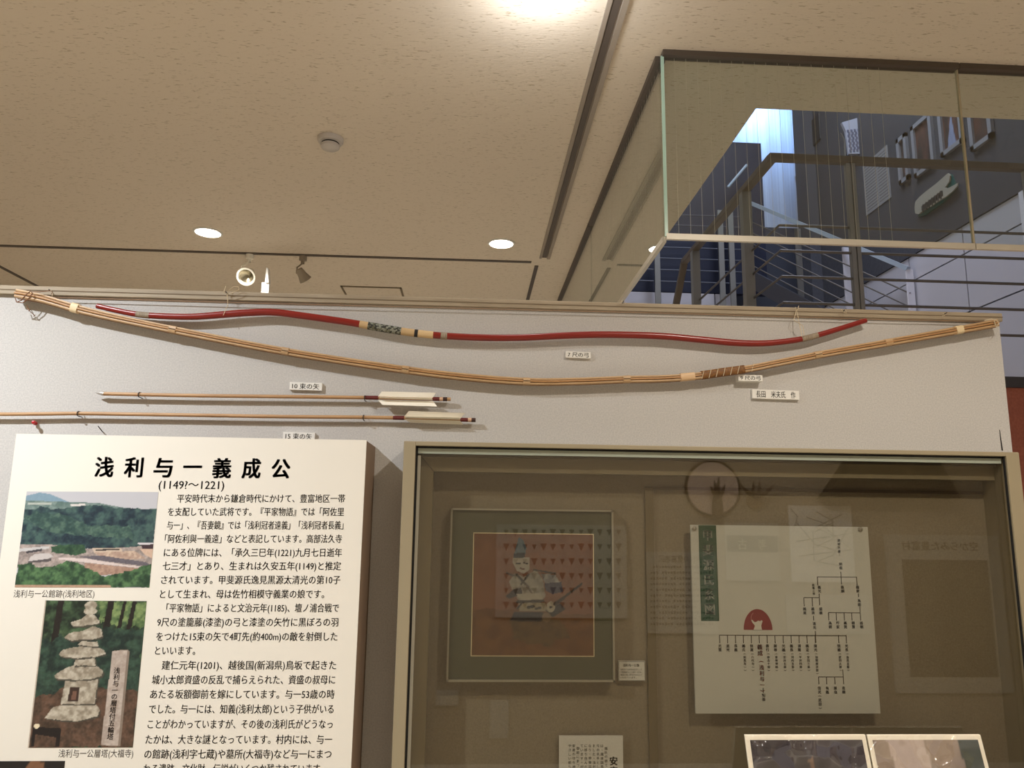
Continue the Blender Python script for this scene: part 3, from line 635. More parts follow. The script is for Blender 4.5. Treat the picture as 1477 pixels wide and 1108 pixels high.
# ------------------------------------------------------------------ notice board
YN = 1.82
nt = P(528, 635.5, YN); nl = P(24, 628, YN)
nb = thing('notice_board', 'large cream notice board full of black writing with two photographs', 'notice board', ((nl[0]+nt[0])/2, YN, .45))
_PH = True; bx_ = MB(); bx_.box((nl[0], YN+.004, .45), (nt[0], D-.001, nt[2])); bx_.build('board_box', mat('board_side', (128, 106, 86), .8), nb)
MB().box((nl[0]-.001, YN, .449), (nt[0]+.001, YN+.005, nt[2]+.001)).build('board_face', M_board, nb)
S27 = 1226/540.
cr = lambda u, v: P(u/S27, v/S27+620, YN)
rows = [(580, 225, 1130, '平安時代末から鎌倉時代にかけて、豊富地区一帯'), (550, 268.5, 1127, 'を支配していた武将です。『平家物語』では「阿佐里'), (547, 312.5, 1125, '与一」、『吾妻鏡』では「浅利冠者遠義」「浅利冠者長義」'),
 (540, 357, 1120, '「阿佐利與一義遠」などと表記しています。高部法久寺'), (537, 402, 1120, 'にある位牌には、「承久三巳年(1221)九月七日逝年'), (533, 446, 1117, '七三才」とあり、生まれは久安五年(1149)と推定'),
 (528, 491.5, 1115, 'されています。甲斐源氏逸見黒源太清光の第10子'), (524, 538, 1062, 'として生まれ、母は佐竹相模守義業の娘です。'), (545, 583.5, 1110, '「平家物語」によると文治元年(1185)、壇ノ浦合戦で'),
 (515, 630, 1108, '9尺の塗籠藤(漆塗)の弓と漆塗の矢竹に黒ぼろの羽'), (512, 677, 1105, 'をつけた15束の矢で4町先(約400m)の敵を射倒した'), (508, 723, 640, 'といいます。'), (530, 771, 1101, '建仁元年(1201)、越後国(新潟県)鳥坂で起きた'),
 (498, 818.5, 1098, '城小太郎資盛の反乱で捕らえられた、資盛の叔母に'), (492, 866, 1096, 'あたる坂額御前を嫁にしています。与一53歳の時'), (488, 914.5, 1093, 'でした。与一には、知義(浅利太郎)という子供がいる'), (484, 964, 1090, 'ことがわかっていますが、その後の浅利氏がどうなっ'),
 (477, 1014, 1088, 'たかは、大きな謎となっています。村内には、与一'), (473, 1062, 1086, 'の館跡(浅利字七蔵)や墓所(大福寺)など与一にまつ'), (470, 1110, 1058, 'わる遺跡、文化財、伝説がいくつか残されています。')]
t = MB()
for a, v, b, s in rows: line(t, s, cr(a, v), cr(b, v), .0215, YN-.0004, .013)
t.build('printed_text', M_ink, nb)
TT = '浅利与一義成公'
for i, ch in enumerate(TT):
    u = 342+(920-342)*i/6.; a = cr(u-31, 122+i*.9); b = cr(u+31, 122+i*.9)
    if ch == '一': a = cr(u-31, 122); b = cr(u+31, 122)
    t = MB(); line(t, ch, a, b, .051, YN-.0004, .030); t.build('title_character', M_ink, nb)
t = MB(); line(t, '(1149?～1221)', cr(520, 179), cr(735, 180), .027, YN-.0004, .012)
t.build('date_text', M_ink, nb)
t1 = MB(); line(t1, '浅利与一公館跡(浅利地区)', cr(45, 537), cr(310, 537), .0185, YN-.0004); t2 = MB(); line(t2, '浅利与一公層塔(大福寺)', cr(192, 1060), cr(437, 1060), .0185, YN-.0004)
# landscape photograph
pc = Pic(190, 140, (186, 186, 192))
pc.poly([(0, .05), (.1, .015), (.18, .03), (.27, .08), (.34, .12), (.34, .2), (0, .2)], (122, 148, 164), 5, 1)
pc.poly([(0, .10), (.2, .105), (.36, .115), (.55, .12), (.72, .165), (.86, .185), (1, .18), (1, .4), (0, .4)], (120, 138, 134), 10, 2, 8, (90, 112, 108))
pc.poly([(.34, .135), (.45, .13), (.46, .155), (.35, .16)], (205, 200, 196), 8, 3); pc.poly([(.02, .125), (.2, .125), (.2, .145), (.02, .145)], (170, 176, 168), 12, 4)
pc.poly([(0, .19), (.08, .2), (.12, .165), (.18, .165), (.2, .19), (.36, .17), (.42, .15), (.55, .14), (.7, .17), (1, .19), (1, .6), (0, .6)], (26, 44, 56), 8, 5, 9, (66, 92, 88), .03)
pc.poly([(0, .28), (.1, .22), (.3, .25), (.5, .35), (.8, .36), (.85, .5), (.5, .47), (.2, .42)], (44, 70, 68), 10, 6, 7, (78, 104, 92), .05)
pc.poly([(0, .56), (.24, .56), (.5, .6), (.8, .585), (1, .56), (1, .8), (0, .8)], (172, 158, 152), 16, 7, 5, (136, 126, 122))
pc.poly([(.23, .575), (.3, .56), (.48, .56), (.5, .64), (.42, .67), (.24, .64)], (34, 62, 48), 10, 8, 6, (58, 88, 62), .03)
pc.poly([(0, .60), (.22, .575), (.22, .6), (0, .635)], (188, 186, 186), 6, 9); pc.poly([(.05, .63), (.17, .60), (.17, .625), (.06, .65)], (60, 58, 64), 6, 10)
pc.poly([(.09, .69), (.12, .655), (.23, .65), (.26, .68), (.2, .715), (.08, .73)], (192, 186, 184), 6, 11); pc.poly([(.08, .73), (.25, .70), (.25, .73), (.08, .75)], (84, 78, 80), 6, 12)
pc.poly([(.54, .595), (.76, .595), (.77, .63), (.56, .64)], (196, 178, 160), 10, 13); pc.poly([(.57, .605), (.75, .6), (.75, .615), (.57, .62)], (60, 52, 52), 16, 14)
pc.poly([(.55, .64), (.86, .62), (.95, .70), (.8, .71), (.6, .67)], (196, 174, 154), 12, 15, 4, (166, 140, 126))
pc.poly([(.87, .54), (.93, .535), (1, .535), (1, .555), (.9, .56)], (200, 196, 200), 4, 16); pc.poly([(.9, .555), (1, .553), (1, .60), (.92, .60)], (62, 46, 52), 6, 17); pc.poly([(.9, .60), (1, .6), (1, .70), (.94, .66)], (200, 172, 152), 8, 18)
pc.poly([(.45, .68), (.62, .67), (.95, .735), (1, .77), (.9, .77), (.6, .72)], (98, 92, 100), 10, 19); pc.poly([(.3, .69), (.5, .70), (.8, .765), (.96, .785), (.95, .80), (.6, .755), (.3, .71)], (206, 192, 188), 6, 20)
pc.poly([(.5, .745), (.9, .80), (.9, .86), (.62, .87), (.5, .8)], (176, 146, 128), 10, 21, 5, (150, 120, 106))
pc.poly([(0, .76), (.1, .75), (.16, .80), (.3, .78), (.36, .72), (.45, .74), (.55, .82), (.66, .88), (.8, .85), (.94, .77), (1, .75), (1, 1), (0, 1)], (36, 62, 44), 10, 22, 7, (84, 118, 78), .04)
pc.poly([(.0, .975), (.7, .97), (.72, 1), (0, 1)], (170, 140, 118), 14, 23)
lp = pc.build('landscape_photo', cr(88, 202)+[0, -.0005, 0], cr(519, 204)+[0, -.0005, 0], [cr(519, 204)[0], YN-.0005, cr(495, 517)[2]], [cr(88, 202)[0], YN-.0005, cr(48, 516)[2]], picmat(.45), nb)
t1.build('caption_text', M_ink2, lp)
# stone pagoda photograph
pc = Pic(130, 188, (40, 54, 42)); pc.fill(pc.u > -1, (24, 36, 28), 10, 31, 10, (72, 96, 66))
pc.poly([(.5, 0), (1, 0), (1, .18), (.6, .16)], (120, 140, 90), 14, 32, 8, (60, 84, 54), .08)
for x0, x1, b_ in ((.13, .19, .5), (.62, .68, .28), (.77, .80, .2), (.86, .9, .2)): pc.poly([(x0, 0), (x1, 0), (x1-.03, b_), (x0-.04, b_)], (30, 26, 24), 6, 33)
pc.poly([(0, .28), (.5, .2), (1, .2), (1, .68), (.6, .7), (0, .7)], (26, 42, 38), 10, 34, 8, (52, 76, 62), .1)
pc.poly([(0, .68), (.3, .6), (.7, .6), (1, .62), (1, 1), (0, 1)], (96, 72, 58), 14, 35, 8, (64, 50, 40), .05)
ST, ST2 = (184, 176, 160), (138, 128, 112)
def stone(pts, s): pc.poly([(x+.012, y+.01) for x, y in pts], (70, 66, 58), 6, s, 5, None, .012); pc.poly(pts, ST, 12, s+40, 6, ST2, .012)
stone([(.13, .80), (.2, .73), (.32, .71), (.6, .71), (.65, .75), (.63, .79), (.45, .82), (.3, .82)], 50)
stone([(.27, .71), (.29, .53), (.60, .53), (.59, .71)], 51)
pc.poly([(.33, .69), (.34, .595), (.43, .595), (.43, .69)], (56, 40, 34), 6, 36); pc.poly([(.36, .68), (.37, .62), (.41, .62), (.41, .68)], (110, 80, 66), 6, 37)
stone([(.17, .515), (.3, .46), (.38, .44), (.55, .44), (.64, .49), (.63, .52), (.5, .545), (.3, .545), (.2, .54)], 52)
stone([(.35, .45), (.37, .40), (.55, .395), (.56, .45)], 53)
stone([(.2, .375), (.23, .34), (.36, .325), (.5, .30), (.62, .34), (.65, .37), (.55, .39), (.35, .40), (.22, .39)], 54)
stone([(.37, .31), (.4, .285), (.55, .285), (.57, .32)], 55)
stone([(.23, .26), (.27, .23), (.4, .21), (.5, .18), (.58, .2), (.6, .25), (.5, .27), (.3, .28)], 56)
stone([(.27, .155), (.37, .13), (.42, .10), (.5, .10), (.55, .14), (.55, .16), (.4, .18), (.3, .18)], 57)
pc.ell(.455, .075, .065, .026, ST, 10, 58, 5, ST2); pc.ell(.455, .035, .06, .03, ST, 10, 59, 5, ST2)
pc.poly([(.72, .345), (.86, .34), (.88, .36), (.875, .99), (.70, .985)], (132, 118, 106), 6, 60); pc.poly([(.71, .35), (.855, .345), (.855, .985), (.69, .98)], (186, 174, 164), 8, 61, 6, (164, 150, 140))
pc.poly([(.03, .86), (.3, .87), (.3, .99), (.26, .99), (.26, .93), (.06, .91), (.06, .99), (.03, .99)], (24, 18, 18), 4, 62); pc.ell(.065, .855, .026, .017, (220, 206, 176))
pc.poly([(0, 0), (.018, 0), (.012, 1), (0, 1)], (190, 176, 160), 14, 63)
xl, xr_ = cr(148, 560)[0], cr(481, 560)[0]; zt, zb = cr(300, 560)[2], cr(300, 1041)[2]
pp_ = pc.build('pagoda_photo', (xl, YN-.0005, zt), (xr_, YN-.0005, zt), (xr_, YN-.0005, zb), (xl, YN-.0005, zb), picmat(.45), nb)
t = MB(); wph = xr_-xl; hph = zt-zb
column(t, '浅利与一の層塔付五輪塔', xl+.775*wph, zt-.46*hph, .0445*hph, YN-.001, .0145, .012); t.build('post_writing', mat('ink_brush', (52, 44, 44), .7), pp_); t2.build('caption_text', M_ink2, pp_)
pc = Pic(40, 40, (26, 22, 22)); pc.ell(.62, .1, .12, .1, (120, 84, 60), 6, 64)
zq = cr(100, 1085)[2]; xq = cr(213, 1090)[0]
pc.build('dark_photo', (nl[0]+.03, YN-.0005, zq), (xq, YN-.0005, zq), (xq, YN-.0005, zq-.25), (nl[0]+.03, YN-.0005, zq-.25), picmat(.45), nb)
# ------------------------------------------------------------------ wall display case
YC = 1.88
oL, oT = P(582.5, 640, YC)[0], P(600, 636.5, YC)[2]; oR = P(1470, 655, YC)[0]
gL, gT = P(599.3, 650, YC)[0], P(620, 643.2, YC)[2]; gR = P(1453, 672, YC)[0]
ZB = .62; W1 = gL-oL; W2 = oR-gR; TH = oT-gT
ca_ = thing('display_case', 'shallow glass fronted wall case with pale wood frame', 'display case', ((oL+oR)/2, D, ZB))
f = MB(); f.box((oL, YC, ZB), (gL, D-.001, oT)); f.box((gR, YC, ZB), (oR, D-.001, oT)); f.box((gL, YC, gT), (gR, D-.001, oT)); f.box((gL, YC, ZB), (gR, D-.001, ZB+.05))
f.build('outer_frame', M_pine, ca_, bevel=.0015)
k = .0055
f = MB(); f.box((gL, YC+.012, ZB+.05), (gL+k, YC+.03, gT)); f.box((gR-.003, YC+.006, ZB+.05), (gR, YC+.012, gT)); f.box((gL, YC+.012, gT-.004), (gR, YC+.03, gT)); f.build('black_gasket', M_gap, ca_)
iT = gT-.028; bL = P(606, 700, YC+.05)[0]; bT = P(700, 660, YC+.05)[2]; bL2 = P(624.6, 700, YC+.05)[0]; bT2 = P(700, 681, YC+.05)[2]; bR = gR-.002; bR2 = P(1436, 700, YC+.05)[0]
YI = YC+.05
f = MB()
f.add([(bL, YI, bT), (bR, YI, bT), (bR2, YI, bT2), (bL2, YI, bT2)], [(0, 1, 2, 3)]); f.add([(bL, YI, bT), (bL2, YI, bT2), (bL2, YI, ZB+.09), (bL, YI, ZB+.05)], [(0, 1, 2, 3)])
f.add([(bR, YI, bT), (bR2, YI, bT2), (bR2, YI, ZB+.09), (bR, YI, ZB+.05)], [(0, 1, 2, 3)])
f.add([(bL2, YI, bT2), (bR2, YI, bT2), (bR2, YI+.035, bT2), (bL2, YI+.035, bT2)], [(0, 1, 2, 3)]); f.add([(bL2, YI, bT2), (bL2, YI+.035, bT2), (bL2, YI+.035, ZB), (bL2, YI, ZB)], [(0, 1, 2, 3)])
f.add([(bR2, YI, bT2), (bR2, YI+.035, bT2), (bR2, YI+.035, ZB), (bR2, YI, ZB)], [(0, 1, 2, 3)])
f.build('inner_border', mat('case_border', (150, 138, 112), .55), ca_)
tq = P(606, 660, YI-.001); tq2 = P(624, 681, YI-.001)
MB().tube([(bL, YI-.0008, bT), (bL2, YI-.0008, bT2)], .0009, 5).build('mitre_joint', M_track, ca_)
MB().box((bL, YI-.012, bT-.001), (bR, YI, bT+.004)).build('border_bead', mat('bead_dark', (110, 98, 76), .6), ca_)
MB().box((gL+k, YC+.014, gT-.0185), (gR-k, YC+.026, gT-.005)).build('glass_top_rail', mat('rail_green_white', (150, 156, 142), .4), ca_)
MB().box((gL+k, YC+.014, ZB+.05), (gL+k+.0075, YC+.026, gT-.024)).build('glass_side_rail', mat('rail_grey', (160, 156, 142), .4), ca_)
M_back = noisy('case_cloth', (138, 126, 106), (148, 136, 116), (1, 1, 1), 240, 2, .35, .65, .95, .2)
MB().box((oL+.005, D-.016, ZB+.02), (oR-.005, D-.0015, oT-.01)).build('back_cloth', M_back, ca_)
sx = P(939, 900, D-.018)[0]; sz = P(1000, 705, D-.018)[2]
MB().box((sx-.011, D-.024, ZB+.05), (sx+.011, D-.0155, sz)).build('mirrored_strip', mat('mirrored_olive', (116, 102, 74), .7), ca_)  # strips built in place of dark frame lines mirrored in the glass
MB().box((sx-.011, D-.022, sz-.004), (bR2, D-.0155, sz+.004)).build('mirrored_strip', mat('mirrored_olive2', (92, 76, 56), .7), ca_)
MB().box((gL+k, YC+.017, ZB+.05), (gR-k, YC+.022, gT-.006)).build('glass_pane', G_case, ca_)
# framed warrior painting
YP = 1.958
a = P(650.5, 733, YP); b = P(886, 984, YP); tr_ = P(884, 733, YP)[0]
px0, px1, pz1, pz0 = a[0], tr_, a[2], P(700, 983, YP)[2]
fp = thing('framed_painting', 'silver framed painting of a seated warrior with green mount in the case', 'painting', ((px0+px1)/2, YP, pz0))
f = MB(); w = .0045
for u0, u1, v0, v1 in ((px0, px1, pz1-w, pz1), (px0, px1, pz0, pz0+w), (px0, px0+w, pz0, pz1), (px1-w, px1, pz0, pz1)): f.box((u0, YP-.006, v0), (u1, YP+.024, v1))
f.build('picture_frame', mat('frame_silver2', (186, 180, 164), .35, .4), fp)
MB().box((px0+.002, YP, pz0+.002), (px1-.002, YP+.02, pz1-.002)).build('mount', mat('mount_green', (82, 82, 60), .8), fp)
qa = P(684, 769.5, YP); qb = P(856, 946, YP)
MB().box((qa[0]-.0025, YP-.0012, qb[2]-.0025), (qb[0]+.0025, YP-.0002, qa[2]+.0025)).build('mount_bevel', mat('bevel_cream', (216, 200, 160), .7), fp)
pc = Pic(150, 156, (168, 104, 66)); pc.fill(pc.u > -1, (172, 108, 70), 5, 70, 30, (150, 90, 52))
pc.poly([(0, .62), (1, .66), (1, 1), (0, 1)], (156, 100, 48), 6, 71, 14, (134, 80, 36), .05)
pc.poly([(.3, .72), (.72, .70), (.8, .86), (.6, .92), (.35, .86)], (132, 96, 48), 8, 72, 8, (108, 78, 40), .08)
pc.poly([(.355, .10), (.375, .03), (.41, .05), (.44, .12), (.43, .17), (.34, .17)], (88, 116, 132), 5, 73); pc.poly([(.335, .165), (.425, .16), (.425, .205), (.335, .205)], (30, 34, 42), 3, 74)
pc.poly([(.33, .205), (.47, .20), (.465, .30), (.42, .335), (.36, .31), (.33, .25)], (222, 210, 190), 5, 75)
pc.seg(.36, .25, .39, .25, .006, (60, 46, 40)); pc.seg(.42, .245, .45, .25, .006, (60, 46, 40)); pc.seg(.39, .29, .42, .295, .006, (120, 60, 50))
pc.poly([(.34, .33), (.42, .36), (.52, .30), (.58, .38), (.60, .52), (.55, .58), (.4, .58), (.33, .48), (.30, .4)], (206, 196, 178), 10, 76, 6, (176, 166, 150))
pc.seg(.36, .34, .46, .45, .010, (70, 56, 50)); pc.seg(.46, .34, .40, .42, .008, (70, 56, 50)); pc.seg(.44, .43, .53, .55, .006, (120, 90, 70))
pc.poly([(.34, .46), (.40, .45), (.41, .50), (.30, .54), (.27, .52)], (58, 44, 44), 5, 77)
pc.seg(.28, .33, .33, .35, .008, (80, 60, 50)); pc.seg(.5, .30, .68, .33, .008, (84, 66, 54)); pc.poly([(.56, .33), (.68, .34), (.73, .42), (.60, .42)], (196, 190, 186), 8, 78, 5, (150, 146, 150))
pc.poly([(.59, .41), (.73, .40), (.75, .48), (.66, .50), (.6, .47)], (74, 70, 100), 5, 79)
pc.poly([(.36, .50), (.56, .49), (.58, .545), (.5, .56), (.40, .555)], (226, 214, 190), 4, 80); pc.seg(.37, .565, .58, .555, .012, (64, 48, 44))
pc.poly([(.38, .58), (.60, .57), (.62, .64), (.39, .64)], (196, 180, 148), 6, 81); pc.seg(.40, .58, .37, .62, .008, (60, 44, 40)); pc.seg(.46, .61, .50, .60, .012, (60, 44, 40)); pc.seg(.52, .62, .56, .61, .010, (60, 44, 40))
pc.poly([(.31, .72), (.345, .645), (.58, .645), (.60, .70), (.56, .725)], (42, 36, 52), 4, 82); pc.poly([(.6, .63), (.72, .575), (.77, .62), (.66, .69)], (46, 36, 40), 4, 83)
pc.ell(.645, .605, .035, .045, (226, 212, 186)); pc.ell(.645, .605, .012, .012, (60, 44, 40)); pc.ell(.61, .69, .036, .04, (160, 130, 98), 4, 84)
pc.seg(.68, .58, .90, .415, .010, (70, 50, 40)); pc.seg(.68, .58, .75, .53, .014, (70, 50, 40))
pc.a *= .70; pc.build('warrior_print', (qa[0], YP-.0016, qa[2]), (qb[0], YP-.0016, qa[2]), (qb[0], YP-.0016, qb[2]), (qa[0], YP-.0016, qb[2]), picmat(.5), fp)
def sheet(name, px0_, py0_, px1_, py1_, y, label, cat, m=M_paper, th=.003, extend=None):
    a = P(px0_, py0_, y); b = P(px1_, py1_, y); z0 = b[2]-(extend or 0)
    o = thing(name, label, cat, (a[0], y, z0)); MB().box((a[0], y, z0), (b[0], y+th, a[2])).build('paper_sheet', m, o); return o, a, b
o, a, b = sheet('caption_card', 892, 954, 931, 982.5, 1.972, 'small printed card beside the lower right corner of the framed painting', 'label card', th=.008)
t = MB(); w = b[0]-a[0]; hh = a[2]-b[2]
line(t, '浅利与一公像', (a[0]+w*.17, 0, a[2]-hh*.2), (a[0]+w*.78, 0, a[2]-hh*.2), hh*.16, 1.9717, .02)
for kx in range(4): line(t, ['浅利与一公は弓の名手として', '平家物語などに語りつがれ、', '豊富の地に館をかまえたと', 'いわれています。'][kx], (a[0]+w*.06, 0, a[2]-hh*(.42+.135*kx)), (a[0]+w*(.88 if kx < 3 else .66), 0, a[2]-hh*(.42+.135*kx)), hh*.11, 1.9717, .01)
t.build('printed_text', M_ink2, o)
bd = MB()
for u0, u1, v0, v1 in ((.01, .99, .01, .03), (.01, .99, .97, .99), (.01, .025, .01, .99), (.975, .99, .01, .99)): bd.box((a[0]+w*u0, 1.9716, a[2]-hh*v1), (a[0]+w*u1, 1.9719, a[2]-hh*v0))
bd.build('card_border', M_ink2, o)
o, a, b = sheet('document_sheet', 806.5, 1061.5, 899, 1108, 1.97, 'white sheet of vertical writing below the framed painting', 'document', th=.003, extend=.12)
t = MB(); c0 = P(885, 1092, 1.9697)
column(t, '安産祈願', c0[0], c0[2]+.002, .023, 1.9696, .0215, .035); t.build('title_text', M_ink, o)
t = MB()
txts = ['城氏の娘である坂額御前', 'は、越後国鳥坂の戦いで', '弓の名手として名をはせ', 'ました。浅利与一の妻と', 'なり、甲斐国の豊富の地', 'に移り住んだと伝えられ', 'ています。村内には坂額', '御前にまつわる話が残り', '安産の守り神とされます', 'やさしい祈りの場として']
for i, s in enumerate(txts):
    q = P(874-i*5.8, 1073, 1.9697); column(t, s, q[0], q[2]-(.006 if i in (0, 7) else 0), .0098, 1.9696, .0082, .006)
t.build('printed_text', M_ink2, o)
# ------------------------------------------------------------------ genealogy chart
YG = 1.955
S4 = 1224/517.
cg = lambda u, v: P(u/S4+960, v/S4+640, YG)
tl_, tr2, br_ = cg(85, 277), cg(682, 280), cg(742, 922)
gx0, gx1 = tl_[0], (cg(682, 280)[0]+cg(742, 922)[0])/2; gz1, gz0 = tl_[2], cg(400, 922)[2]
gc = thing('genealogy_chart', 'white family tree chart with green title strip and red half disc emblem', 'chart', ((gx0+gx1)/2, YG, gz0))
MB().box((gx0, YG, gz0), (gx1, YG+.006, gz1)).build('chart_sheet', mat('chart_paper', (212, 212, 206), .55), gc)
ga, gb_ = cg(112, 279), cg(188, 606)
ts_ = MB().box((ga[0], YG-.0006, gb_[2]), (cg(172, 279)[0], YG+.0001, gz1-.001)).build('title_strip', M_green, gc)
t = MB(); c0 = cg(145, 290); stp = (cg(145, 290)[2]-cg(145, 592)[2])/6
column(t, '甲斐源氏系図', (ga[0]+cg(172, 279)[0])/2, c0[2], stp, YG-.001, stp*.80, .012); t.build('title_text', mat('title_white', (232, 234, 226), .6), ts_)
for (u, v) in ((97, 290), (664, 293)):
    q = cg(u, v); MB().lathe((q[0], YG, q[2]), [(.006, 0), (.006, .003), (.003, .006), (0, .0065)], (0, -1, 0), 12).build('fixing_screw', mat('screw', (170, 165, 155), .35, .6), gc, True)
t = MB()
def hl(u0, u1, v): a, b = cg(u0, v), cg(u1, v); t.box((a[0], YG-.0006, a[2]-.0009), (b[0], YG+.0001, a[2]+.0009))
def vl(u, v0, v1): a, b = cg(u, v0), cg(u, v1); t.box((a[0]-.0009, YG-.0006, b[2]), (a[0]+.0009, YG+.0001, a[2]))
vl(598, 438, 480); hl(518, 652, 455); vl(518, 455, 484); vl(652, 455, 484)
vl(524, 512, 552); hl(472, 526, 526); vl(472, 526, 556); vl(500, 526, 556)
vl(658, 512, 524); vl(663, 556, 604); hl(556, 663, 577)
for u in (556, 582, 609, 635): vl(u, 577, 604)
vl(505, 588, 604); vl(511, 640, 680)
hl(184, 616, 654)
XS = [184, 211, 238, 265, 292, 319, 346, 373, 401, 428, 455, 482, 510, 590, 616]
for u in XS: vl(u, 654, 682)
vl(605, 772, 822); hl(522, 605, 797)
for u in (522, 549, 577): vl(u, 797, 822)
vl(333, 834, 852)
t.build('tree_lines', mat('line_ink', (70, 60, 56), .7), gc)
t = MB(); st = (cg(184, 685)[2]-cg(184, 712)[2])/2
def col(u, v, s, k=1.0, tb=None): q = cg(u, v); column(tb or t, s, q[0], q[2], st*k, YG-.0008, st*.92*k, .022)
col(590, 325, '清和天皇…', .95); col(597, 405, '頼義', 1.0)
col(504, 478, '新羅三郎', .75); col(524, 484, '義光'); col(603, 484, '義綱'); col(655, 484, '義家'); col(660, 530, '為義')
col(474, 558, '義業'); col(502, 558, '義清'); col(529, 558, '盛義'); col(507, 608, '清光')
for u, s in ((561, '為朝'), (587, '行家'), (613, '義賢'), (640, '頼賢'), (668, '義朝')): col(u, 606, s)
for u, s in zip(XS, ['光賢', '道光', '長義', '義氏(利見与一)', '信清(八代与一)', '', '義行(奈古十郎)', '厳尊(曽祢禅師)', '光義(田井五郎)', '義長(河内五郎)', '清隆(平井四郎)', '義定(安田三郎)', '遠光(加賀美次郎)', '信義(武田太郎)', '光長(逸見太郎)']):
    if s: col(u+1, 684, s[:2]); col(u+4, 713, s[2:], .82)
col(334, 852, '知義')
for u, s in ((524, '信光(武田)'), (551, '有義'), (579, '兼信'), (607, '忠頼')): col(u, 828, s)
t.build('printed_names', M_ink2, gc)
t = MB(); col(321, 684, '義成', 1.55, t); col(326, 735, '(浅利与一)', 1.45, t); t.build('red_name', M_red_ink, gc)
hc = cg(316, 636); R0 = (cg(365, 636)[0]-cg(267, 636)[0])/2
poly = [(hc[0]+R0*math.cos(math.pi*k/24), hc[2]+R0*1.37*math.sin(math.pi*k/24)) for k in range(25)]
ed_ = MB().prism(poly, YG-.0006, YG+.0001).build('emblem_disc', mat('emblem_red', (138, 18, 34), .55), gc)
em = [(300, 636), (305, 622), (297, 612), (292, 603), (296, 602), (304, 610), (311, 608), (316, 604), (322, 607), (327, 603), (331, 606), (328, 614), (326, 622), (329, 636)]
ep = [cg(u, v) for u, v in em]; e = MB().prism([(q[0], q[2]) for q in ep], YG-.0012, YG-.0005)
e.build('emblem_archer', mat('emblem_pale', (226, 222, 214), .6), ed_)
MB().tube([cg(*q)+[0, -.001, 0] for q in ((293, 603), (291, 594), (294, 584), (299, 578))], .0008, 5).build('emblem_bow', mat('emblem_pink', (190, 120, 120), .6), ed_)
# ------------------------------------------------------------------ two glossy photographs leaning in front of the case
def filmmat():
    m = bpy.data.materials.new('clear_film'); m.use_nodes = True; N = m.node_tree.nodes; L = m.node_tree.links; N.clear()
    out = N.new('ShaderNodeOutputMaterial'); mx = N.new('ShaderNodeMixShader'); tr = N.new('ShaderNodeBsdfTransparent'); gl = N.new('ShaderNodeBsdfGlossy'); gl.inputs['Roughness'].default_value = .06
    bp = N.new('ShaderNodeBump'); bp.inputs['Strength'].default_value = 1.0; bp.inputs['Distance'].default_value = .22; tx = N.new('ShaderNodeTexNoise'); tx.inputs['Scale'].default_value = 10; tx.inputs['Detail'].default_value = 1
    tc = N.new('ShaderNodeTexCoord'); L.new(tc.outputs['Object'], tx.inputs[0]); L.new(tx.outputs[0], bp.inputs['Height']); L.new(bp.outputs[0], gl.inputs['Normal'])
    mx.inputs[0].default_value = .16; L.new(tr.outputs[0], mx.inputs[1]); L.new(gl.outputs[0], mx.inputs[2]); L.new(mx.outputs[0], out.inputs[0]); return m
M_film = filmmat()
ZS = .70
def leaning(pxa, pxb, py, label, draw, off):
    a = P(pxa, py, 1.862); b = P(pxb, py, 1.862); hgt = a[2]-ZS; lean = .30*hgt
    o = thing('leaning_photo', label, 'photograph', ((a[0]+b[0])/2, 1.862-lean, ZS), 'glossy photographs leaning on the case')
    def pt(u, v, d): return np.array((a[0]+(b[0]-a[0])*u, 1.862-lean*v-d, a[2]-hgt*v+d*.0))
    bm = MB(); q = [pt(0, 0, 0), pt(1, 0, 0), pt(1, 1, 0), pt(0, 1, 0)]; q2 = [x+[0, .006, 0] for x in q]
    bm.add(q+q2, [(0, 1, 2, 3), (7, 6, 5, 4), (0, 4, 5, 1), (1, 5, 6, 2), (2, 6, 7, 3), (3, 7, 4, 0)]); bm.build('photo_mount', mat('mount_cream', (246, 236, 214), .6), o)
    mu, mv = .035, .030
    pc = draw(); pc.build('photo_print', pt(mu, mv, .0006), pt(1-mu, mv, .0006), pt(1-mu, 1-mv, .0006), pt(mu, 1-mv, .0006), picmat(.4), o)
    gm = MB(); n = 12
    for i in range(n):
        for j in range(n): gm.add([pt(i/n, j/n, .003), pt((i+1)/n, j/n, .003), pt((i+1)/n, (j+1)/n, .003), pt(i/n, (j+1)/n, .003)], [(0, 1, 2, 3)])
    gm.build('clear_film', M_film, o)
def draw1():
    pc = Pic(60, 60, (58, 50, 58)); pc.fill(pc.u > -1, (60, 54, 62), 4, 101, 18, (44, 38, 44)); pc.poly([(.49, .13), (.53, .12), (.58, .6), (.6, 1), (.5, 1), (.53, .5)], (120, 92, 74), 8, 102, 5, (84, 62, 50)); return pc
def draw2():
    pc = Pic(60, 60, (150, 132, 116)); pc.fill(pc.u > -1, (158, 140, 124), 4, 103, 22, (128, 112, 100)); pc.poly([(.14, 0), (.48, 0), (.6, 1), (.3, 1)], (186, 168, 156), 5, 104); pc.poly([(.8, 0), (1, 0), (1, 1), (.86, 1)], (70, 76, 66), 4, 105); return pc
leaning(1074.5, 1248, 1060.5, 'glossy photograph with dark picture leaning below the family tree chart, left one', draw1, 0)
leaning(1251, 1414, 1060.5, 'glossy photograph with pale beige picture leaning below the chart, right one', draw2, 1)
tb = thing('display_ledge', 'low wooden ledge in front of the case carrying the leaning photographs', 'ledge', (1.0, 1.7, 0))
MB().box((.4, 1.5, ZS-.03), (1.56, 1.875, ZS)).build('ledge_top', M_pine, tb, bevel=.004)
MB().box((.46, 1.55, 0), (1.5, 1.87, ZS-.03)).build('ledge_body', mat('ledge_body', (170, 150, 118), .6), tb)
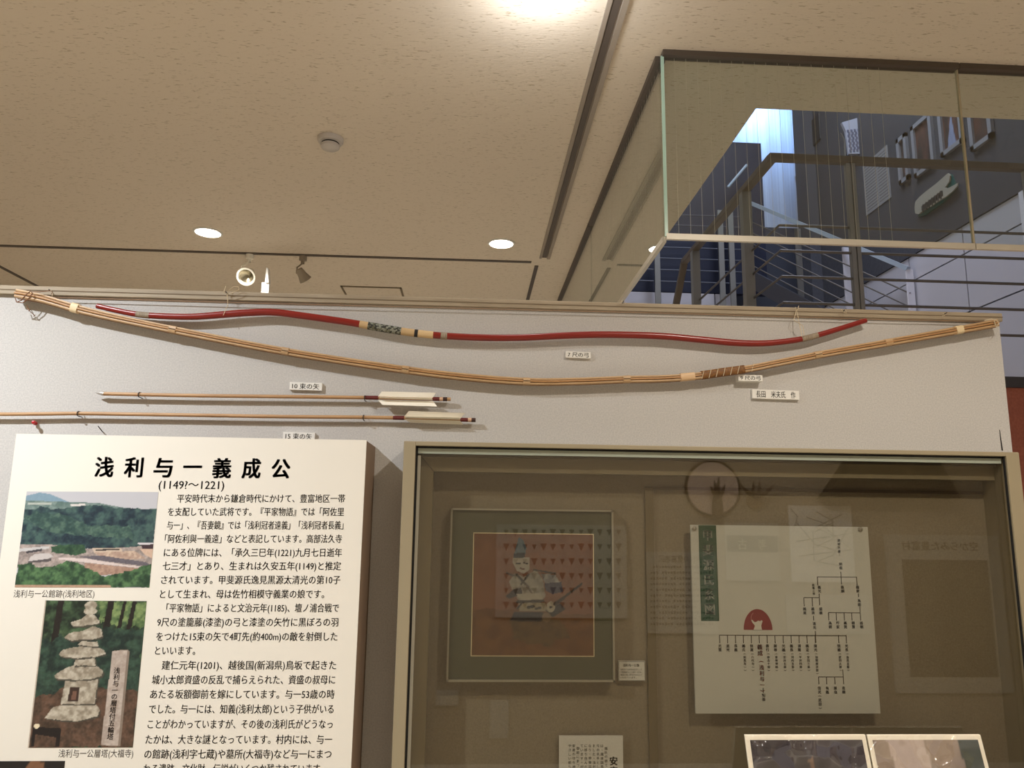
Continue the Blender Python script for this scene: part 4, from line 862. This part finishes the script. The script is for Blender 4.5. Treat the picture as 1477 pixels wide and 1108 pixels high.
# ------------------------------------------------------------------ things on the wall behind the viewer, seen mirrored in the case glass
YO = YB+.015; YV = 2*(YC+.0195)-YO
def R_(px, py): q = P(px, py, YV); return np.array((q[0], YO, q[2]))
def poster(name, px0_, py0_, px1_, py1_, label, cat, m):
    a, b = R_(px0_, py0_), R_(px1_, py1_)
    o = thing(name, label, cat, (a[0], YB, b[2])); MB().box((a[0], YB+.001, b[2]), (b[0], YO, a[2])).build('sheet', m, o); return o, a, b
def wline(mb, body, a, b, h, bold=.01):        # writing that faces the room from the wall behind the viewer
    v, f = glyphs(body, bold); w = v[:, 0].max()-v[:, 0].min(); x = (v[:, 0]-v[:, 0].min())/w
    X_ = b[0]-x*(b[0]-a[0]); mb.add(np.stack([X_, np.full_like(X_, YO+.001), a[2]+(v[:, 1]-.38)*h], 1), f)
Mpo = mat('poster_pale', (186, 180, 168), .7)
o, a, b = poster('wall_poster', 716, 756, 905, 892, 'pale poster with rows of dark arrowheads, reflected over the painting', 'poster', Mpo)
t = MB()
for r in range(6):
    for cidx in range(13):
        q = R_(730+cidx*13.5, 768+r*21); s = .016+.006*((cidx*7+r*3) % 4)/3
        t.add([(q[0]-s, YO+.001, q[2]+s), (q[0]+s, YO+.001, q[2]+s), (q[0], YO+.001, q[2]-s*1.2)], [(0, 1, 2)])
t.build('printed_arrowheads', mat('print_brown', (104, 90, 78), .7), o)
o, a, b = poster('wall_poster', 932, 796, 1036, 914, 'pale poster of small text, reflected left of the green title strip', 'poster', Mpo)
t = MB(); wline(t, '古代の豊富地区', R_(950, 806), R_(1012, 806), .05)
for k_ in range(11):
    for c_ in range(22):
        if (k_*7+c_*5) % 11 == 0 or (k_ % 4 == 3 and c_ > 15): continue
        q0 = R_(938+c_*4.2, 818+k_*8.2); t.box((q0[0], YO, q0[2]-.006-.002*((c_*k_) % 3)), (q0[0]+.013, YO+.0008, q0[2]+.005+.002*(c_ % 3)))
t.build('printed_text', mat('print_grey', (92, 84, 76), .7), o)
o, a, b = poster('wall_poster', 1045, 754, 1126, 838, 'pale poster with dark heading bar, reflected on the chart', 'poster', Mpo)
p0, p1 = R_(1048, 772), R_(1122, 797); MB().box((p0[0], YO, p1[2]), (p1[0], YO+.001, p0[2])).build('heading_bar', mat('bar_grey', (84, 84, 80), .7), o)
t = MB(); q0, q1 = R_(1064, 785), R_(1106, 785)
wline(t, '考　古', q0, q1, .075); 
for v_ in t.v: pass
t.v = [(x, y+.001, z) for x, y, z in t.v]; t.build('heading_text', M_white, o)
o, a, b = poster('wall_poster', 1137, 729, 1234, 840, 'white map sheet, reflected at the top of the chart', 'poster', M_white)
t = MB()
for k_ in range(9): t.tube([R_(1140+(k_*37 % 88), 734+k_*4)+[0, .001, 0], R_(1150+(k_*53 % 80), 745+k_*8)+[0, .001, 0], R_(1146+(k_*29 % 84), 760+k_*7)+[0, .001, 0]], .004, 5)
t.build('map_lines', mat('map_grey', (150, 150, 146), .7), o)
poster('wall_poster', 1133, 858, 1256, 914, 'blank pale sheet below the map sheet, reflected on the chart', 'poster', Mpo)
o, a, b = poster('wall_poster', 1275, 771, 1462, 1000, 'large poster with dark aerial map, reflected at the right end of the case', 'poster', Mpo)
p0, p1 = R_(1300, 807), R_(1440, 977); pc = Pic(40, 48, (70, 58, 44)); pc.fill(pc.u > -1, (72, 58, 42), 6, 120, 12, (92, 84, 62))
pc.build('aerial_map', (p1[0], YO+.001, p0[2]), (p0[0], YO+.001, p0[2]), (p0[0], YO+.001, p1[2]), (p1[0], YO+.001, p1[2]), picmat(.6), o)
t = MB(); wline(t, '空からみた豊富村', R_(1300, 787), R_(1410, 787), .065, .02); t.build('heading_text', mat('heading_ink', (70, 60, 50), .7), o)
poster('note_sheet', 629, 996, 661, 1018, 'small pale note reflected below the painting at the left', 'note', Mpo); poster('note_sheet', 707, 1011, 733, 1065, 'tall pale note reflected below the painting', 'note', Mpo)
c0 = R_(1028, 704); rr = (R_(1068, 704)[0]-R_(988, 704)[0])/2
o = thing('antler_plaque', 'round wall plaque with a forked antler, reflected above the chart', 'plaque', c0)
MB().lathe((c0[0], YB, c0[2]), [(rr, .001), (rr, .02), (rr*.96, .024), (rr*.92, .02)], (0, 1, 0), 48).build('plaque_rim', mat('rim_dark', (74, 56, 42), .6), o, True)
MB().lathe((c0[0], YB, c0[2]), [(rr*.93, .018), (0, .018)], (0, 1, 0), 48).build('plaque_disc', mat('disc_pinkish', (206, 184, 170), .7), o, True)
am = MB(); q = R_(1034, 745); q[1] += .02
am.tube([q, q+[0, 0, .10], q+[0, .01, .16]], [.04, .034, .022], 10)
for dx_, dz_ in ((-.05, .20), (-.022, .24), (.006, .26), (.05, .21)): am.tube([q+[0, .01, .12], q+[dx_*.6, .015, .16], q+[dx_, .02, dz_]], [.02, .014, .004], 8)
am.build('antler', mat('antler_brown', (84, 62, 44), .6), o, True)
q = R_(1088, 716); o = thing('antler_mount', 'small antler mount with spread tines, reflected beside the round plaque', 'antlers', q)
am = MB()
for s in (-1, 1): am.tube([q+[0, .02, 0], q+[s*.06, .05, .02], q+[s*.12, .06, .08]], [.02, .014, .005], 8); am.tube([q+[s*.02, .02, 0], q+[s*.02, .05, .10]], [.014, .004], 8)
am.build('tines', mat('antler_brown', (84, 62, 44), .6), o, True)
MB().lathe((q[0], YB, q[2]-.03), [(.055, .001), (.055, .02), (.04, .03), (0, .03)], (0, 1, 0), 24).build('mount_board', mat('mount_wood', (150, 124, 92), .6), o, True)
tp = [R_(1180, 719), R_(1372, 719), R_(1336, 657), R_(1222, 657)]
hd = MB().prism([(q[0], q[2]) for q in tp], YB+.001, YB+.12).build('wall_hood', mat('hood_grey', (34, 33, 33), .7)); tag(hd, 'dark grey tapering wall hood, reflected at the upper right of the case', 'hood')
